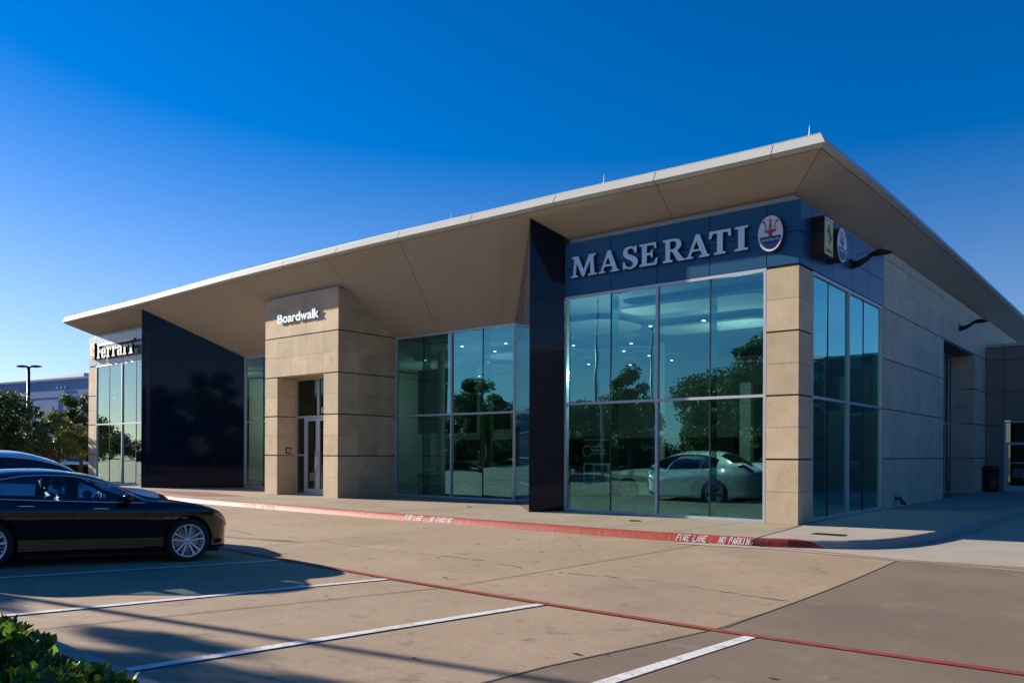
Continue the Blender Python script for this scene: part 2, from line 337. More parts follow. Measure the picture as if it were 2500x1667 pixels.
# red paint tapers off on the corner stone: the last red length ends in a slant
bm = newbm()
def klerp(i, t):
    (p, n), (q, m) = KR[i], KR[i+1]; return ((p[0]+(q[0]-p[0])*t, p[1]+(q[1]-p[1])*t), (n[0]+(m[0]-n[0])*t, n[1]+(m[1]-n[1])*t))
def kp(pn, k): return (pn[0][0]+pn[1][0]*KP[k][0], pn[0][1]+pn[1][1]*KP[k][0], KP[k][1])
kerb_part('curb', 9, 10, 'redpaint')
red = [klerp(10, t) for t in (0, .5, 1)]; red.append(klerp(11, .5))
bmr = newbm(); bmg = newbm(); cut = [1.25, 1.0, .72, .45, .30]         # how far along the paint runs at each height
for k in range(4):
    c0, c1 = cut[k]*1.0, cut[k+1]*1.0
    def pt(s, kk): i = 10+int(s); return kp(klerp(i, s-int(s)), kk)
    face(bmr, [pt(0, k), pt(min(c0, .999), k), pt(min(c1, .999), k+1), pt(0, k+1)]) if c0 <= 1 else (face(bmr, [pt(0, k), pt(1-1e-6, k), pt(min(c1, 1-1e-6), k+1), pt(0, k+1)]))
    if c0 > 1: face(bmr, [pt(1-1e-6, k), pt(c0, k), pt(max(c1, 1-1e-6), k+1)]); face(bmg, [pt(c0, k), pt(1.999, k), pt(1.999, k+1), pt(max(c1, 1-1e-6), k+1)])
    else: face(bmg, [pt(c0, k), pt(1-1e-6, k), pt(1-1e-6, k+1), pt(c1, k+1)]); face(bmg, [pt(1, k), pt(1.999, k), pt(1.999, k+1), pt(1, k+1)])
struct('curb', bmr, 'redpaint'); struct('curb', bmg, 'apron'); kerb_part('curb', 12, len(KB)-1, 'apron')
kj = [(p[0]+n[0]*.15, p[1]+n[1]*.15) for p, n in KR]
bm = newbm(); jxy = (.38, -3.22)
west = [q for q in kj if q[0] <= .25 and q[0] > -61]+[(.38, kj[9][1]+.03), (0.02, .9), (-.1, 3.0), (-60, 9.0)]
face(bm, [(x, y, .153) for x, y in west]); bmesh.ops.triangulate(bm, faces=bm.faces); struct('sidewalk', bm, 'walk')
bm = newbm(); east = [(.40, kj[9][1]+.03)]+[q for q in kj[10:]]+[(2.9, 23.2), (-1.5, 23.2), (-1.5, 3), (-.08, 3), (.04, .9)]
face(bm, [(x, y, .153) for x, y in east]); bmesh.ops.triangulate(bm, faces=bm.faces); struct('sidewalk', bm, 'apron')
# joints in the walk and the lot
bm = newbm(); wz = lambda x, y: .153
strip(bm, [(.39, -3.2), (.2, -1.0), (.02, .2)], .03, .004, ground=wz)
for x in (-1.35, -2.9, -4.4, -6.1, -7.7, -9.4, -11, -12.6, -14.3, -16, -17.7, -19.4): strip(bm, [(x, -3.45), (x+.1, 2.2 if -15 < x < -10 else 0.0)], .012, .004, ground=wz)
strip(bm, [(-24, -1.9), (-12, -1.9), (.25, -1.9)], .01, .004, ground=wz)
for y in (4.0, 8.0, 12.0, 16.0): strip(bm, [(0.05, y), (2.7, y)], .012, .004, ground=wz)
struct('walk_joints', bm, 'joint')
bm = newbm()
strip(bm, [(-.5, -3.75), (-.62, -7.905), (-.75, -11.4), (-1.0, -16.5), (-1.2, -22)], .018, .006)
strip(bm, [(-6.3, -3.75), (-6.35, -10), (-6.4, -22)], .014, .006); strip(bm, [(-12.2, -3.75), (-12.4, -22)], .014, .006); strip(bm, [(-18, -3.75), (-18.2, -22)], .014, .006)
strip(bm, [(jx(y), y) for y in (-20, -14, -12.96, -11.5, -10.41, -9.3, -8.19, -7.2, -6.22, -5, -3.79)], .022, .007)
struct('lot_joints', bm, 'joint')
random.seed(3); bm = newbm(); x = -14.0       # the broken crack along the drain line
while x < 2.6:
    L = random.uniform(.08, .5); y = -8.3-.02*x+.12*math.sin(x*1.7)+random.uniform(-.02, .02)
    if random.random() < (.8 if x > -4.5 else .4): strip(bm, [(x, y), (x+L*.5, y+random.uniform(-.02, .02)), (x+L, y+random.uniform(-.03, .03))], random.uniform(.008, .03), .005, seg=.2)
    x += L+random.uniform(0, .15)
for i in range(46):
    px, py = random.uniform(-10, 7), random.uniform(-14, -4.3); s = random.uniform(.01, .04)
    face(bm, [(px+s*1.6*math.cos(a)*random.uniform(.6, 1), py+s*math.sin(a)*random.uniform(.6, 1), gz(px, py)+.009) for a in [k*PI/4 for k in range(8)]])
struct('lot_crack', bm, 'joint')
# paint
for nm, x, y0 in (('a', -4.49, -10.26), ('b', -1.76, -10.39), ('c', .93, -10.55), ('d', 3.38, -10.52), ('e', -7.2, -10.2)):
    bm = newbm(); strip(bm, [(x, y0), (x, -17.5)], .115, .009); struct('parking_line', bm, 'white')
bm = newbm(); strip(bm, [(-40, -9.2), (-12, -9.75), (-6.68, -9.93), (-5.84, -10.03), (-1.71, -10.40), (.93, -10.51), (3.38, -10.54), (5.5, -10.42), (12, -10.2)], .13, .013); struct('fire_lane_line', bm, 'redline')
bm = newbm(); strip(bm, [(.5, -3.36), (.96, -3.26), (2.92, -3.66), (4.65, -3.40), (12, -2.9)], .055, .012); struct('fire_lane_line', bm, 'redline')
# paving ramp with red brick
bm = newbm(); face(bm, [(-25.8, -1.75, .158), (-22.44, -2.64, .158), (-20.2, -2.85, .158), (-18.9, -1.75, .158), (-22.5, -1.2, .158)]); struct('brick_paving', bm, 'brick')
bm = newbm(); face(bm, [(-27.6, -1.4, .157), (-26.0, -1.9, .157), (-20.9, -3.35, .157), (-22.6, -3.05, .157), (-27.6, -2.0, .157)]); struct('brick_paving', bm, 'brick')
# stencilled words on the kerb face, one stroke-built letter at a time
SG = {'F': [(0, 0, 1.3, 10), (1.8, 8.4, 6, 10), (1.8, 4.4, 5, 6)], 'I': [(1, 0, 2.6, 10)], 'L': [(0, 0, 1.6, 10), (2.1, 0, 6, 1.7)],
      'E': [(0, 0, 1.4, 10), (1.9, 8.4, 6, 10), (1.9, 4.3, 5, 5.9), (1.9, 0, 6, 1.6)],
      'R': [(0, 0, 1.5, 10), (2, 8.6, 5, 10), (4.7, 5.8, 6.1, 8.3), (2, 4.2, 5, 5.6), 'rl'], 'P': [(0, 0, 1.5, 10), (2, 8.6, 5, 10), (4.7, 5.8, 6.1, 8.3), (2, 4.2, 5, 5.6)],
      'A': ['al', 'ar', (2.2, 2.6, 4.2, 4.0)], 'N': [(0, 0, 1.5, 10), (4.7, 0, 6.2, 10), 'nd'], 'O': [(0, 1.5, 1.5, 8.5), (4.7, 1.5, 6.2, 8.5), (1, 8.6, 2.8, 10), (3.4, 8.6, 5.2, 10), (1, 0, 2.8, 1.4), (3.4, 0, 5.2, 1.4)],
      'K': [(0, 0, 1.5, 10), 'ku', 'kd'], 'G': [(0, 1.5, 1.5, 8.5), (1, 8.6, 5.6, 10), (1, 0, 5.6, 1.4), (4.6, 1.8, 6.1, 4.8), (3.2, 3.6, 4.2, 4.8)]}
SP = {'rl': [(2.6, 3.9), (4.2, 3.9), (6.3, 0), (4.7, 0)], 'al': [(0, 0), (1.6, 0), (3.1, 8), (2.4, 10)], 'ar': [(4.8, 0), (6.4, 0), (4.0, 10), (3.4, 8)], 'nd': [(1.8, 8.6), (1.8, 6.6), (4.5, 1.2), (4.5, 3.4)],
      'ku': [(1.9, 5.2), (4.4, 10), (6.1, 10), (3.1, 5.2)], 'kd': [(1.9, 4.8), (3.1, 4.8), (6.3, 0), (4.6, 0)]}
def stencil(words, x0, x1, mat, name='curb_lettering'):
    """on the sloped kerb face between x0 and x1"""
    n = len(words); cw = (x1-x0)/n; bm = newbm()
    def onk(u, v):
        x = x0+u; i = max(k for k in range(len(KR)-1) if KR[k][0][0] <= x); (p, a), (q, b) = KR[i], KR[i+1]; t = (x-p[0])/(q[0]-p[0])
        y = p[1]+(q[1]-p[1])*t; o = .006+.082*v; z = .018+.118*v
        return (x, y+o-.008, z+.006)
    for i, ch in enumerate(words):
        if ch == ' ': continue
        for g in SG[ch]:
            pl = SP[g] if isinstance(g, str) else [(g[0], g[1]), (g[2], g[1]), (g[2], g[3]), (g[0], g[3])]
            face(bm, [onk((i+.04+px/6.4*.90)*cw+.012*(py/10), py/10) for px, py in pl])
    return tag(struct(name, bm, mat), kind='structure')
for wd, a, b, m in (('FIRE LANE', -1.12, -.52, 'white'), ('NO PARKING', -.28, .36, 'white'), ('FIRE LANE', -8.66, -8.04, 'white'), ('NO PARKING', -7.76, -7.03, 'white'), ('FIRE LANE', -16.05, -15.35, 'whiteworn'), ('NO PARKING', -15.1, -14.35, 'whiteworn')):
    stencil(wd, a, b, m)
# small iron covers
def cover(name, x, y, r, label):
    bm = newbm(); lathe(bm, [(0, .004), (r*.8, .004), (r*.82, .001), (r*.86, .006), (r, .006), (r*1.02, 0)], (x, y, .154), (0, 0, 1), 24); tag(obj(name, bm, 'darkmetal'), label, 'drain cover')
cover('drain_cover', -3.28, -1.46, .16, 'small round iron cover in the sidewalk before the tall corner windows')
cover('drain_cover', -9.3, -.55, .10, 'small round iron cover in the sidewalk by the black wedge wall')
bm = newbm(); box(bm, .92, 1.52, -1.86, -1.80, .154, .163); box(bm, .92, 1.52, -1.62, -1.56, .154, .163); box(bm, .92, .97, -1.80, -1.62, .154, .163); box(bm, 1.47, 1.52, -1.80, -1.62, .154, .163)
for k in range(9): box(bm, .985+k*.054, 1.01+k*.054, -1.797, -1.623, .154, .160)
tag(obj('metal_grate', bm, 'darkmetal'), 'rectangular iron grate set in the pale corner sidewalk', 'grate')

# ------------------------------------------------------------------ the showroom
B = empty('showroom_building', (0, 0, 0), label='long low limestone showroom with navy panels, teal glass walls and deep sloping eaves', cat='building')
ZC = [.153, .87, 1.60, 2.31, 3.03, 3.74, 4.46, 5.18, 5.90, 6.61, 7.33]; MAIN = (1.60, 3.03, 4.46, 5.90, 7.33)
XA, XB, YB, XC, YC = -6.34, -6.85, -.88, -9.99, 2.34
XA2, XB2, XC2 = -28.62, -28.27, -25.43
XF = -35.54; H1, H2, H3 = 7.35, 6.65, 5.93
ZO = pchip([-35.6, -28.5, -24.8, -20.4, -13.4, -7.6, -6.1, -.5, .955], [8.015, 8.035, 8.08, 8.14, 8.16, 8.10, 8.09, 8.0, 7.996])
ZR = pchip([-1.25, 2.7, 9.7, 26.6, 40], [7.996, 8.10, 8.17, 8.20, 8.20])
# roof: parapet edge, underside lip, soffits
xs = [.955]+[.0-.9*i for i in range(0, 40)]; xs = [x for x in xs if x > XF+.1]+[XF]
ysr = [-1.25, 0, 2, 4, 6, 9, 12, 16, 20, 25, 30, 38]
bm = newbm()
Fr = [[(x, -1.25, ZO(x)), (min(x, .835), -1.13, ZO(x)+.225), (min(x, .835), -1.13, ZO(x)-.075)] for x in xs]
V = [[bm.verts.new(p) for p in r] for r in Fr]
for a, b in zip(V[:-1], V[1:]):
    bm.faces.new((a[0], a[1], b[1], b[0])); bm.faces.new((a[0], b[0], b[2], a[2]))
Rr = [[(.955, y, ZR(y)), (.835, max(y, -1.13), ZR(y)+.225), (.835, max(y, -1.13), ZR(y)-.075)] for y in ysr]
VR = [V[0]]+[[bm.verts.new(p) for p in r] for r in Rr[1:]]
for a, b in zip(VR[:-1], VR[1:]):
    bm.faces.new((a[0], b[0], b[1], a[1])); bm.faces.new((a[0], a[2], b[2], b[0]))
bm.faces.new([V[-1][0], V[-1][1], V[-1][2]])
roof = obj('roof', bm, 'edge', B)
bm = newbm(); n = 0                                 # raised coping on top of the edge, then the roof deck
for (a, b) in zip(Fr[:-1], Fr[1:]):
    A_, B_ = Vector(a[1]), Vector(b[1]); prism(bm, [A_+Vector((0, .0, .002)), B_+Vector((0, .0, .002)), B_+Vector((0, .09, .002)), A_+Vector((0, .09, .002))], (0, 0, .022))
cop = obj('coping', bm, 'edge', roof)
bm = newbm(); face(bm, [(.834, -1.12, 8.2), (.834, 38, 8.38), (XF+.02, 38, 8.38), (XF+.02, -1.12, 8.2)]); face(bm, [(XF, 1.5, 7.3), (XF, 38, 7.3), (XF, 38, 8.37), (XF, 1.5, 8.2)]); obj('deck', bm, 'edge', roof)
# soffits
def lip(x): return Vector((x, -1.13, ZO(x)-.076))
bm = newbm()
def fan(lo, hi):
    n = len(lo)
    for i in range(n-1):
        f = [Vector(lo[i]), Vector(lo[i+1]), Vector(hi[i+1]), Vector(hi[i])]
        face(bm, f)
zt = 7.50
# over the corner box
N = 8; tops = [Vector((XB, YB, 7.955))]+[lip(XB+(.835-XB)*i/N) for i in range(1, N+1)]
lows = [Vector((XA+(-.19-XA)*i/N, .19 if i else 0.0, zt if i else 7.555)) for i in range(0, N+1)]
fan(lows, tops)
face(bm, [(XB, YB, 7.955), lip(XB-.06), lip(XB+(.835-XB)/N)]); face(bm, [(XA, 0, 7.555), (XA+(-.19-XA)/N, .19, zt), (XA, .19, zt)])
# over the right side
ysd = [.19, 2, 4, 6, 9, 12, 16, 20, 25, 30, 38]
for a, b in zip(ysd[:-1], ysd[1:]):
    a2 = -1.13 if a == .19 else a
    face(bm, [(-.19, a, zt+.005*a), (-.19, b, zt+.005*b), (.835, b, ZR(b)-.076), (.835, a2, ZR(a2)-.076)])
# over the recessed entrance
NM = 24; lo = [Vector((XC2+(XC-XC2)*i/NM, YC, 5.91+.0)) for i in range(NM+1)]; hi = [lip(XB2+(XB-XB2)*i/NM) for i in range(NM+1)]
hi[0] = Vector((XB2, YB, 7.905)); hi[-1] = Vector((XB, YB, 7.955)); fan(lo, hi)
face(bm, [hi[0], lip(XB2+.06), hi[1]]); face(bm, [hi[-1], hi[-2], lip(XB-.06)])
# over the far left box
N = 8; lo2 = [Vector((XF+.19+(XA2-XF-.19)*i/N, .19 if i < N else 0.0, zt if i < N else 7.53)) for i in range(N+1)]
hi2 = [lip(XF+(XB2-XF)*i/N) for i in range(N)]+[Vector((XB2, YB, 7.905))]; fan(lo2, hi2); face(bm, [hi2[-1], hi2[-2], lip(XB2+.06)]); face(bm, [lo2[-1], Vector((XA2, .19, zt)), lo2[-2]])
soff = obj('soffit', bm, 'soffit', B)
bm = newbm()                                       # control joints in the plaster, 3 mm below it
def seam(p, q, w=.014):
    p, q = Vector(p), Vector(q); d = (q-p).normalized(); s = d.cross(Vector((0, 0, 1))).normalized()*w/2; dn = Vector((0, 0, -.004)); face(bm, [p-s+dn, p+s+dn, q+s+dn, q-s+dn])
for x in (-2.95, ): seam(lip(x+.02), (x-.25, .19, zt))
for x in (-11.64, -15.2, -20.4, -23.6):
    seam(lip(x), (XC2+(XC-XC2)*(x-XB2)/(XB-XB2), YC, 5.91))
seam((.835, -1.13, ZR(-1.25)-.076), (-.19, .19, zt)); seam(lip(-31.8), (-31.9, .19, zt))
seam(lip(XB-.06), (XB, YB, 7.95), .01)
for a, b in zip(xs[:-1], xs[1:]): seam(lip(min(a, .83))+Vector((0, -.004, -.0)), lip(b)+Vector((0, -.004, 0)), .016)
for a, b in zip(ysr[:-1], ysr[1:]): a = max(a, -1.13); seam((.84, a, ZR(a)-.077), (.84, b, ZR(b)-.077), .016)
obj('control_joint', bm, 'groove', soff)
bm = newbm()                                       # joints across the roof edge
for x in (-.16, -2.95, -5.83, -8.7, -11.64, -14.6, -17.48, -20.67, -24.19, -27.2, -30.3, -33.2):
    z = ZO(x); e = .003
    face(bm, [(x-.007, -1.25-e, z), (x+.007, -1.25-e, z), (x+.007, -1.13-e, z+.225), (x-.007, -1.13-e, z+.225)]); face(bm, [(x-.007, -1.25, z-e), (x+.007, -1.25, z-e), (x+.007, -1.13, z-.075-e), (x-.007, -1.13, z-.075-e)])
obj('edge_joint', bm, 'groove', roof)
# trim board above the panels
def boxes(name, mat, parent, lst):
    out = []
    for q in lst: bm = newbm(); box(bm, *q); out.append(obj(name, bm, mat, parent))
    return out
boxes('soffit_trim', 'trim', B, [(XA, -.19, .19, .26, 7.35, 7.56), (-.26, -.19, .262, 14, 7.35, 7.58), (XF+.19, XA2, .19, .26, 7.35, 7.56), (-.26, -.19, 14, 38, 7.35, 7.72), (-19.7, -15.78, -.17, -.05, 7.335, 7.40)])
# navy fascia
bm = newbm(); clad(bm, (XA, 0), (0, 0), [0, XA*-1-4.88, -XA-3.54, -XA-2.13, -XA-.74, -XA], [H3, H2, H1], (0, -1), gap=.009)
clad(bm, (0, .052), (0, 6.70), [0, .73, 2.23, 3.67, 5.12, 6.65], [H3, H2, H1], (1, 0), gap=.009)
obj('fascia', bm, 'navy', B)
bm = newbm(); clad(bm, (XF, 0), (XA2, 0), [0, .84, 2.35, 3.67, 5.0, 6.25, XA2-XF], [H3, H2, H1], (0, -1), gap=.009); obj('fascia', bm, 'grey_panel', B)
# dark backing walls behind all cladding
boxes('wall', 'groove', B, [(XA, -.06, .056, .186, 5.93, 7.345), (-.186, -.056, .19, 6.7, 5.93, 7.345), (XF+.06, XA2, .056, .186, 5.93, 7.345), (-.70, -.06, .056, .25, .15, 5.93), (-.25, -.056, .252, .88, .15, 5.93),
 (-.30, -.052, 6.74, 14.40, .15, 7.5), (-.30, -.052, 20.3, 22.75, .15, 7.5), (-.30, -.052, 22.752, 23.3, .15, 6.6), (-.30, -.052, 14.42, 20.28, 5.95, 7.5), (-.30, -.052, 23.31, 38, 5.0, 7.65), (XF+.055, XF+.72, .056, .3, .15, 5.93), (XF+.056, XF+.3, .31, 38, .15, 7.3)])
# corner pier, side wall, far pier
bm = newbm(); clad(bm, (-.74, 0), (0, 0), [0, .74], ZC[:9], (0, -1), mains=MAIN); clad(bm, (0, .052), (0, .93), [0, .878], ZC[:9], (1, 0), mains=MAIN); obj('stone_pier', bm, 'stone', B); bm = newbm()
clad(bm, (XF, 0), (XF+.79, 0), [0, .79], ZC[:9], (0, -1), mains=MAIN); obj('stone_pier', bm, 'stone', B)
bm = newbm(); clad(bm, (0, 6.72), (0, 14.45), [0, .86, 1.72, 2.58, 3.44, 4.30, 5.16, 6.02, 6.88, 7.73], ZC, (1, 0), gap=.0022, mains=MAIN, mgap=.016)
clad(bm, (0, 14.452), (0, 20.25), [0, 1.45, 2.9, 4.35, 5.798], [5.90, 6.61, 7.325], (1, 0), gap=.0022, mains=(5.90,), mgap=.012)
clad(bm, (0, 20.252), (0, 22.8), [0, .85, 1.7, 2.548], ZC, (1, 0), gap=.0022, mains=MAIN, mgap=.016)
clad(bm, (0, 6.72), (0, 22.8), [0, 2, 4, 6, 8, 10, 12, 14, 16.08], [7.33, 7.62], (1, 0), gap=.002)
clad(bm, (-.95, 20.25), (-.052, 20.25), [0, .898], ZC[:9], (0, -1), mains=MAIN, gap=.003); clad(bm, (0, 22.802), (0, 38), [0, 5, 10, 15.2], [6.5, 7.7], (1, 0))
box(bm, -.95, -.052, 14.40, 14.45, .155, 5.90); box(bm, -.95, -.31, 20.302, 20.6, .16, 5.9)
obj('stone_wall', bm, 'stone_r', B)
bm = newbm(); box(bm, -.95, -.055, 14.46, 20.24, 5.86, 5.90); box(bm, -1.02, -.96, 14.46, 20.24, .15, 5.85); obj('door_recess', bm, 'stucco', B)
# entrance portal
PL, PR, PY = -19.92, -15.63, -.26; OL, OR_ = -19.14, -16.42
bm = newbm(); ub = [0, .78, 1.66, 2.54, 3.5, PR-PL]
clad(bm, (PL, PY), (PR, PY), ub, ZC[6:], (0, -1), mains=MAIN, gap=.003); clad(bm, (PL, PY), (OL, PY), [0, OL-PL], ZC[:7], (0, -1), mains=MAIN, gap=.003); clad(bm, (OR_, PY), (PR, PY), [0, PR-OR_], ZC[:7], (0, -1), mains=MAIN, gap=.003)
clad(bm, (PR, PY+.052), (PR, 2.4), [0, .87, 1.74, 2.608], ZC, (1, 0), mains=MAIN, gap=.003)
clad(bm, (PL, 2.4), (PL, PY+.052), [0, .87, 1.74, 2.608], ZC, (-1, 0), mains=MAIN, gap=.003)
clad(bm, (OL, PY+.052), (OL, .60), [0, .808], ZC[:7], (1, 0), mains=MAIN, gap=.003)
clad(bm, (OR_, .60), (OR_, PY+.052), [0, .808], ZC[:7], (-1, 0), mains=MAIN, gap=.003)
box(bm, OL+.002, OR_-.002, PY+.055, 1.0, 4.45, 4.49)
portal = obj('entrance_portal', bm, 'stone', B)
bm = newbm(); box(bm, PL+.055, OL-.055, PY+.055, 2.4, .15, 4.48); box(bm, OR_+.055, PR-.055, PY+.055, 2.4, .15, 4.48); box(bm, PL+.055, PR-.055, PY+.055, 2.4, 4.5, 7.3); obj('core', bm, 'groove', portal)
bm = newbm(); box(bm, -19.085-.0, -19.08, .42, .66, 1.60+.1, 1.62+.26); 
# portal door
def frame_rect(bm, x0, x1, y0, y1, z0, z1, w):
    box(bm, x0, x0+w, y0, y1, z0, z1); box(bm, x1-w, x1, y0, y1, z0, z1); box(bm, x0+w, x1-w, y0+.001, y1-.001, z0, z0+w); box(bm, x0+w, x1-w, y0+.001, y1-.001, z1-w, z1)
bm.free()
Y0 = .52
bm = newbm(); frame_rect(bm, OL+.01, OR_-.01, Y0, Y0+.12, .155, 4.44, .06)
box(bm, OL+.07, OR_-.07, Y0+.002, Y0+.118, 2.98, 3.06); box(bm, OL+.56, OL+.62, Y0+.002, Y0+.118, .16, 2.98); box(bm, OR_-.62, OR_-.56, Y0+.002, Y0+.118, .16, 2.98); box(bm, OL+.07, OL+.56, Y0+.004, Y0+.116, 1.58, 1.64)
box(bm, OL+1.33, OL+1.40, Y0+.002, Y0+.118, 3.06, 4.38)
pw = obj('entrance_window', bm, 'alu', B)
bm = newbm()
for x0, x1, z0, z1 in ((OL+.07, OL+1.33, 3.06, 4.38), (OL+1.40, OR_-.07, 3.06, 4.38), (OL+.07, OL+.56, 1.64, 2.98), (OL+.07, OL+.56, .215, 1.58), (OR_-.56, OR_-.07, .215, 2.98)): face(bm, [(x0, Y0+.06, z0), (x1, Y0+.06, z0), (x1, Y0+.06, z1), (x0, Y0+.06, z1)])
obj('pane', bm, 'dimglass', pw)
for k, (a, b) in enumerate(((OL+.63, OL+1.345), (OL+1.355, OR_-.63))):
    bm = newbm(); frame_rect(bm, a, b, Y0+.01, Y0+.07, .17, 2.97, .10); box(bm, a+.1, b-.1, Y0+.012, Y0+.068, .27, .38); dr = obj('door', bm, 'alu', B)
    bm = newbm(); face(bm, [(a+.1, Y0+.045, .38), (b-.1, Y0+.045, .38), (b-.1, Y0+.045, 2.87), (a+.1, Y0+.045, 2.87)]); obj('pane', bm, 'dimglass', dr)
    hx = b-.05 if k == 0 else a+.05; bm = newbm(); tube(bm, [(hx, Y0-.05, .98), (hx, Y0-.05, 1.78)], .014); tube(bm, [(hx, Y0-.05, 1.12), (hx, Y0+.02, 1.12)], .012); tube(bm, [(hx, Y0-.05, 1.64), (hx, Y0+.02, 1.64)], .012); obj('handle', bm, 'chrome', dr, True)
    if k == 0:
        bm = newbm()
        for j, w_ in enumerate((.22, .28, .30, .20, .32)):
            t = text_mesh('SHOWROOM HOURS|MONDAY - FRIDAY|9:00AM - 7:00PM|SATURDAY|10:00AM - 6:00PM'.split('|')[j], .05, .001, .0008); fit(t, 0, w_*1.05, 0, .036); place(t, (a+.36-w_/2, Y0+.042, .93-j*.065), (1, 0, 0), (0, 0, 1)); merge_bm(bm, t)
        obj('lettering', bm, 'white', dr)
t = text_mesh('63', .30, .002, .006); fit(t, 0, .26, 0, .25); place(t, (OL+1.50, Y0+.055, 3.14), (1, 0, 0), (0, 0, 1)); obj('house_number', t, 'white', pw)
bm = newbm(); box(bm, OL+.002, OL+.03, .10, .34, 1.66, 1.90); box(bm, OL+.03, OL+.034, .14, .30, 1.70, 1.86, 1); tag(obj('wall_plate', bm, ['darkmetal', 'stone']), 'small square grey call plate on the left jamb of the stone entrance', 'call box')

# polished black wedge walls
bm = newbm(); zw = [.153]+[.87+.715*i for i in range(12)]
def nrm(a, b): d = Vector((b[0]-a[0], b[1]-a[1])).normalized(); return (d.y, -d.x)
A1, B1, C1 = (XA, 0), (XB, YB), (XC, YC); A2, B2, C2 = (XA2, 0), (XB2, YB), (XC2, YC)
La = math.dist(A1, B1); Lc = math.dist(B1, C1); Lc2 = math.dist(B2, C2)
nAB = nrm(B1, A1); clad(bm, B1, A1, [0, La], zw, nAB, gap=.006, depth=.02, top=(7.95, 7.555))
nBC = nrm(C1, B1); clad(bm, C1, B1, [0, Lc/2, Lc], zw, nBC, gap=.006, depth=.02, top=(5.905, 7.95))
nBC2 = nrm(B2, C2); wd = obj('granite_wall', bm, 'granite', B); bm = newbm(); clad(bm, B2, C2, [0, Lc2*.5, Lc2], zw, nBC2, gap=.006, depth=.02, top=(7.90, 5.905))
nAB2 = nrm(A2, B2); clad(bm, A2, B2, [0, math.dist(A2, B2)], zw, nAB2, gap=.006, depth=.02, top=(7.53, 7.905))
wd2 = obj('granite_wall', bm, 'granite', B)
bm = newbm()
def back(a, b, n, z0, z1, o=.012):
    q = lambda p, z: (p[0]-n[0]*o, p[1]-n[1]*o, z); face(bm, [q(a, .15), q(b, .15), q(b, z1), q(a, z0)])
back(B1, A1, nAB, 7.94, 7.55); back(C1, B1, nBC, 5.9, 7.94)
obj('backing', bm, 'black', wd); bm = newbm(); back(B2, C2, nBC2, 7.89, 5.9); back(A2, B2, nAB2, 7.52, 7.89); obj('backing', bm, 'black', wd2)

# storefront glazing: each bay between posts is a window with its own frame and glass
def bay(P0, P1, z0, z1, transom, joints, nrm_, glass, postw=.065, dep=.12, posts=(1, 1), fins=True, top_rail=.07):
    P0, P1 = Vector((*P0, 0)), Vector((*P1, 0)); L = (P1-P0).length; d = (P1-P0)/L; n = Vector((*nrm_, 0))
    mt = Matrix(((d.x, -n.x, 0, P0.x), (d.y, -n.y, 0, P0.y), (0, 0, 1, 0), (0, 0, 0, 1)))      # local x along, y inwards
    bm = newbm(); w = postw
    if posts[0]: box(bm, 0, w/2 if posts[0] == 2 else w, 0, dep, z0, z1, mat=mt)
    if posts[1]: box(bm, L-(w/2 if posts[1] == 2 else w), L, 0, dep, z0, z1, mat=mt)
    a = (w/2 if posts[0] == 2 else w) if posts[0] else 0; b = L-((w/2 if posts[1] == 2 else w) if posts[1] else 0)
    for zc, h in ((z0+.035, .07), (transom, .062), (z1-top_rail/2, top_rail)): box(bm, a, b, .003, dep-.003, zc-h/2, zc+h/2, mat=mt)
    fr = obj('storefront_window', bm, 'alu', B)
    bm = newbm(); rj = random.Random(int(abs(P0.x*7.3+P0.y*3.1)*100))
    for (p, q) in ((z0+.07, transom-.031), (transom+.031, z1-top_rail)):
        us = [a]+list(joints)+[b]
        for u0_, u1_ in zip(us[:-1], us[1:]):      # no pane sits perfectly plumb
            ju, jz = rj.uniform(-.005, .005), rj.uniform(-.007, .007)
            face(bm, [mt @ Vector(v) for v in ((u0_, .055-ju-jz, p), (u1_, .055+ju-jz, p), (u1_, .055+ju+jz, q), (u0_, .055-ju+jz, q))])
    obj('pane', bm, glass, fr)
    if joints:
        bm = newbm()
        for u in joints: box(bm, u-.014, u+.014, .04, .07, z0+.07, transom-.031, mat=mt); box(bm, u-.014, u+.014, .04, .07, transom+.031, z1-top_rail, mat=mt)
        obj('glazing_joint', bm, 'silicone', fr)
        if fins:
            bm = newbm()
            for u in joints: box(bm, u-.006, u+.006, .09, .42, z0+.07, z1-top_rail, mat=mt)
            obj('glass_fin', bm, 'glass_l', fr)
    return fr
TR = 3.04
bay((XA, .0), (-3.54, .0), .155, H3-.005, TR, [1.44], (0, -1), 'glass', posts=(1, 2)); bay((-3.54, .0), (-.745, .0), .155, H3-.005, TR, [1.41], (0, -1), 'glass', posts=(2, 1))
bay((-.02, .935), (-.02, 3.66), .155, H3-.005, TR, [1.20], (1, 0), 'glass', posts=(1, 2)); bay((-.02, 3.66), (-.02, 6.715), .155, H3-.005, TR, [1.35], (1, 0), 'glass', posts=(2, 1))
bay((PR+.005, YC), (-12.81, YC), .155, 5.905, TR, [1.42], (0, -1), 'glass', posts=(1, 2)); bay((-12.81, YC), (XC, YC), .155, 5.905, TR, [1.42], (0, -1), 'glass', posts=(2, 1))
bay((XC2, YC), (-22.7, YC), .155, 5.905, TR, [1.40], (0, -1), 'glass_l', posts=(1, 2)); bay((-22.7, YC), (PL-.005, YC), .155, 5.905, TR, [1.40], (0, -1), 'glass_l', posts=(2, 1))
bay((XF+.80, .0), (-32.0, .0), .155, H3-.005, TR, [1.38], (0, -1), 'glass_l', posts=(1, 2)); bay((-32.0, .0), (XA2, .0), .155, H3-.005, TR, [1.33], (0, -1), 'glass_l', posts=(2, 1))
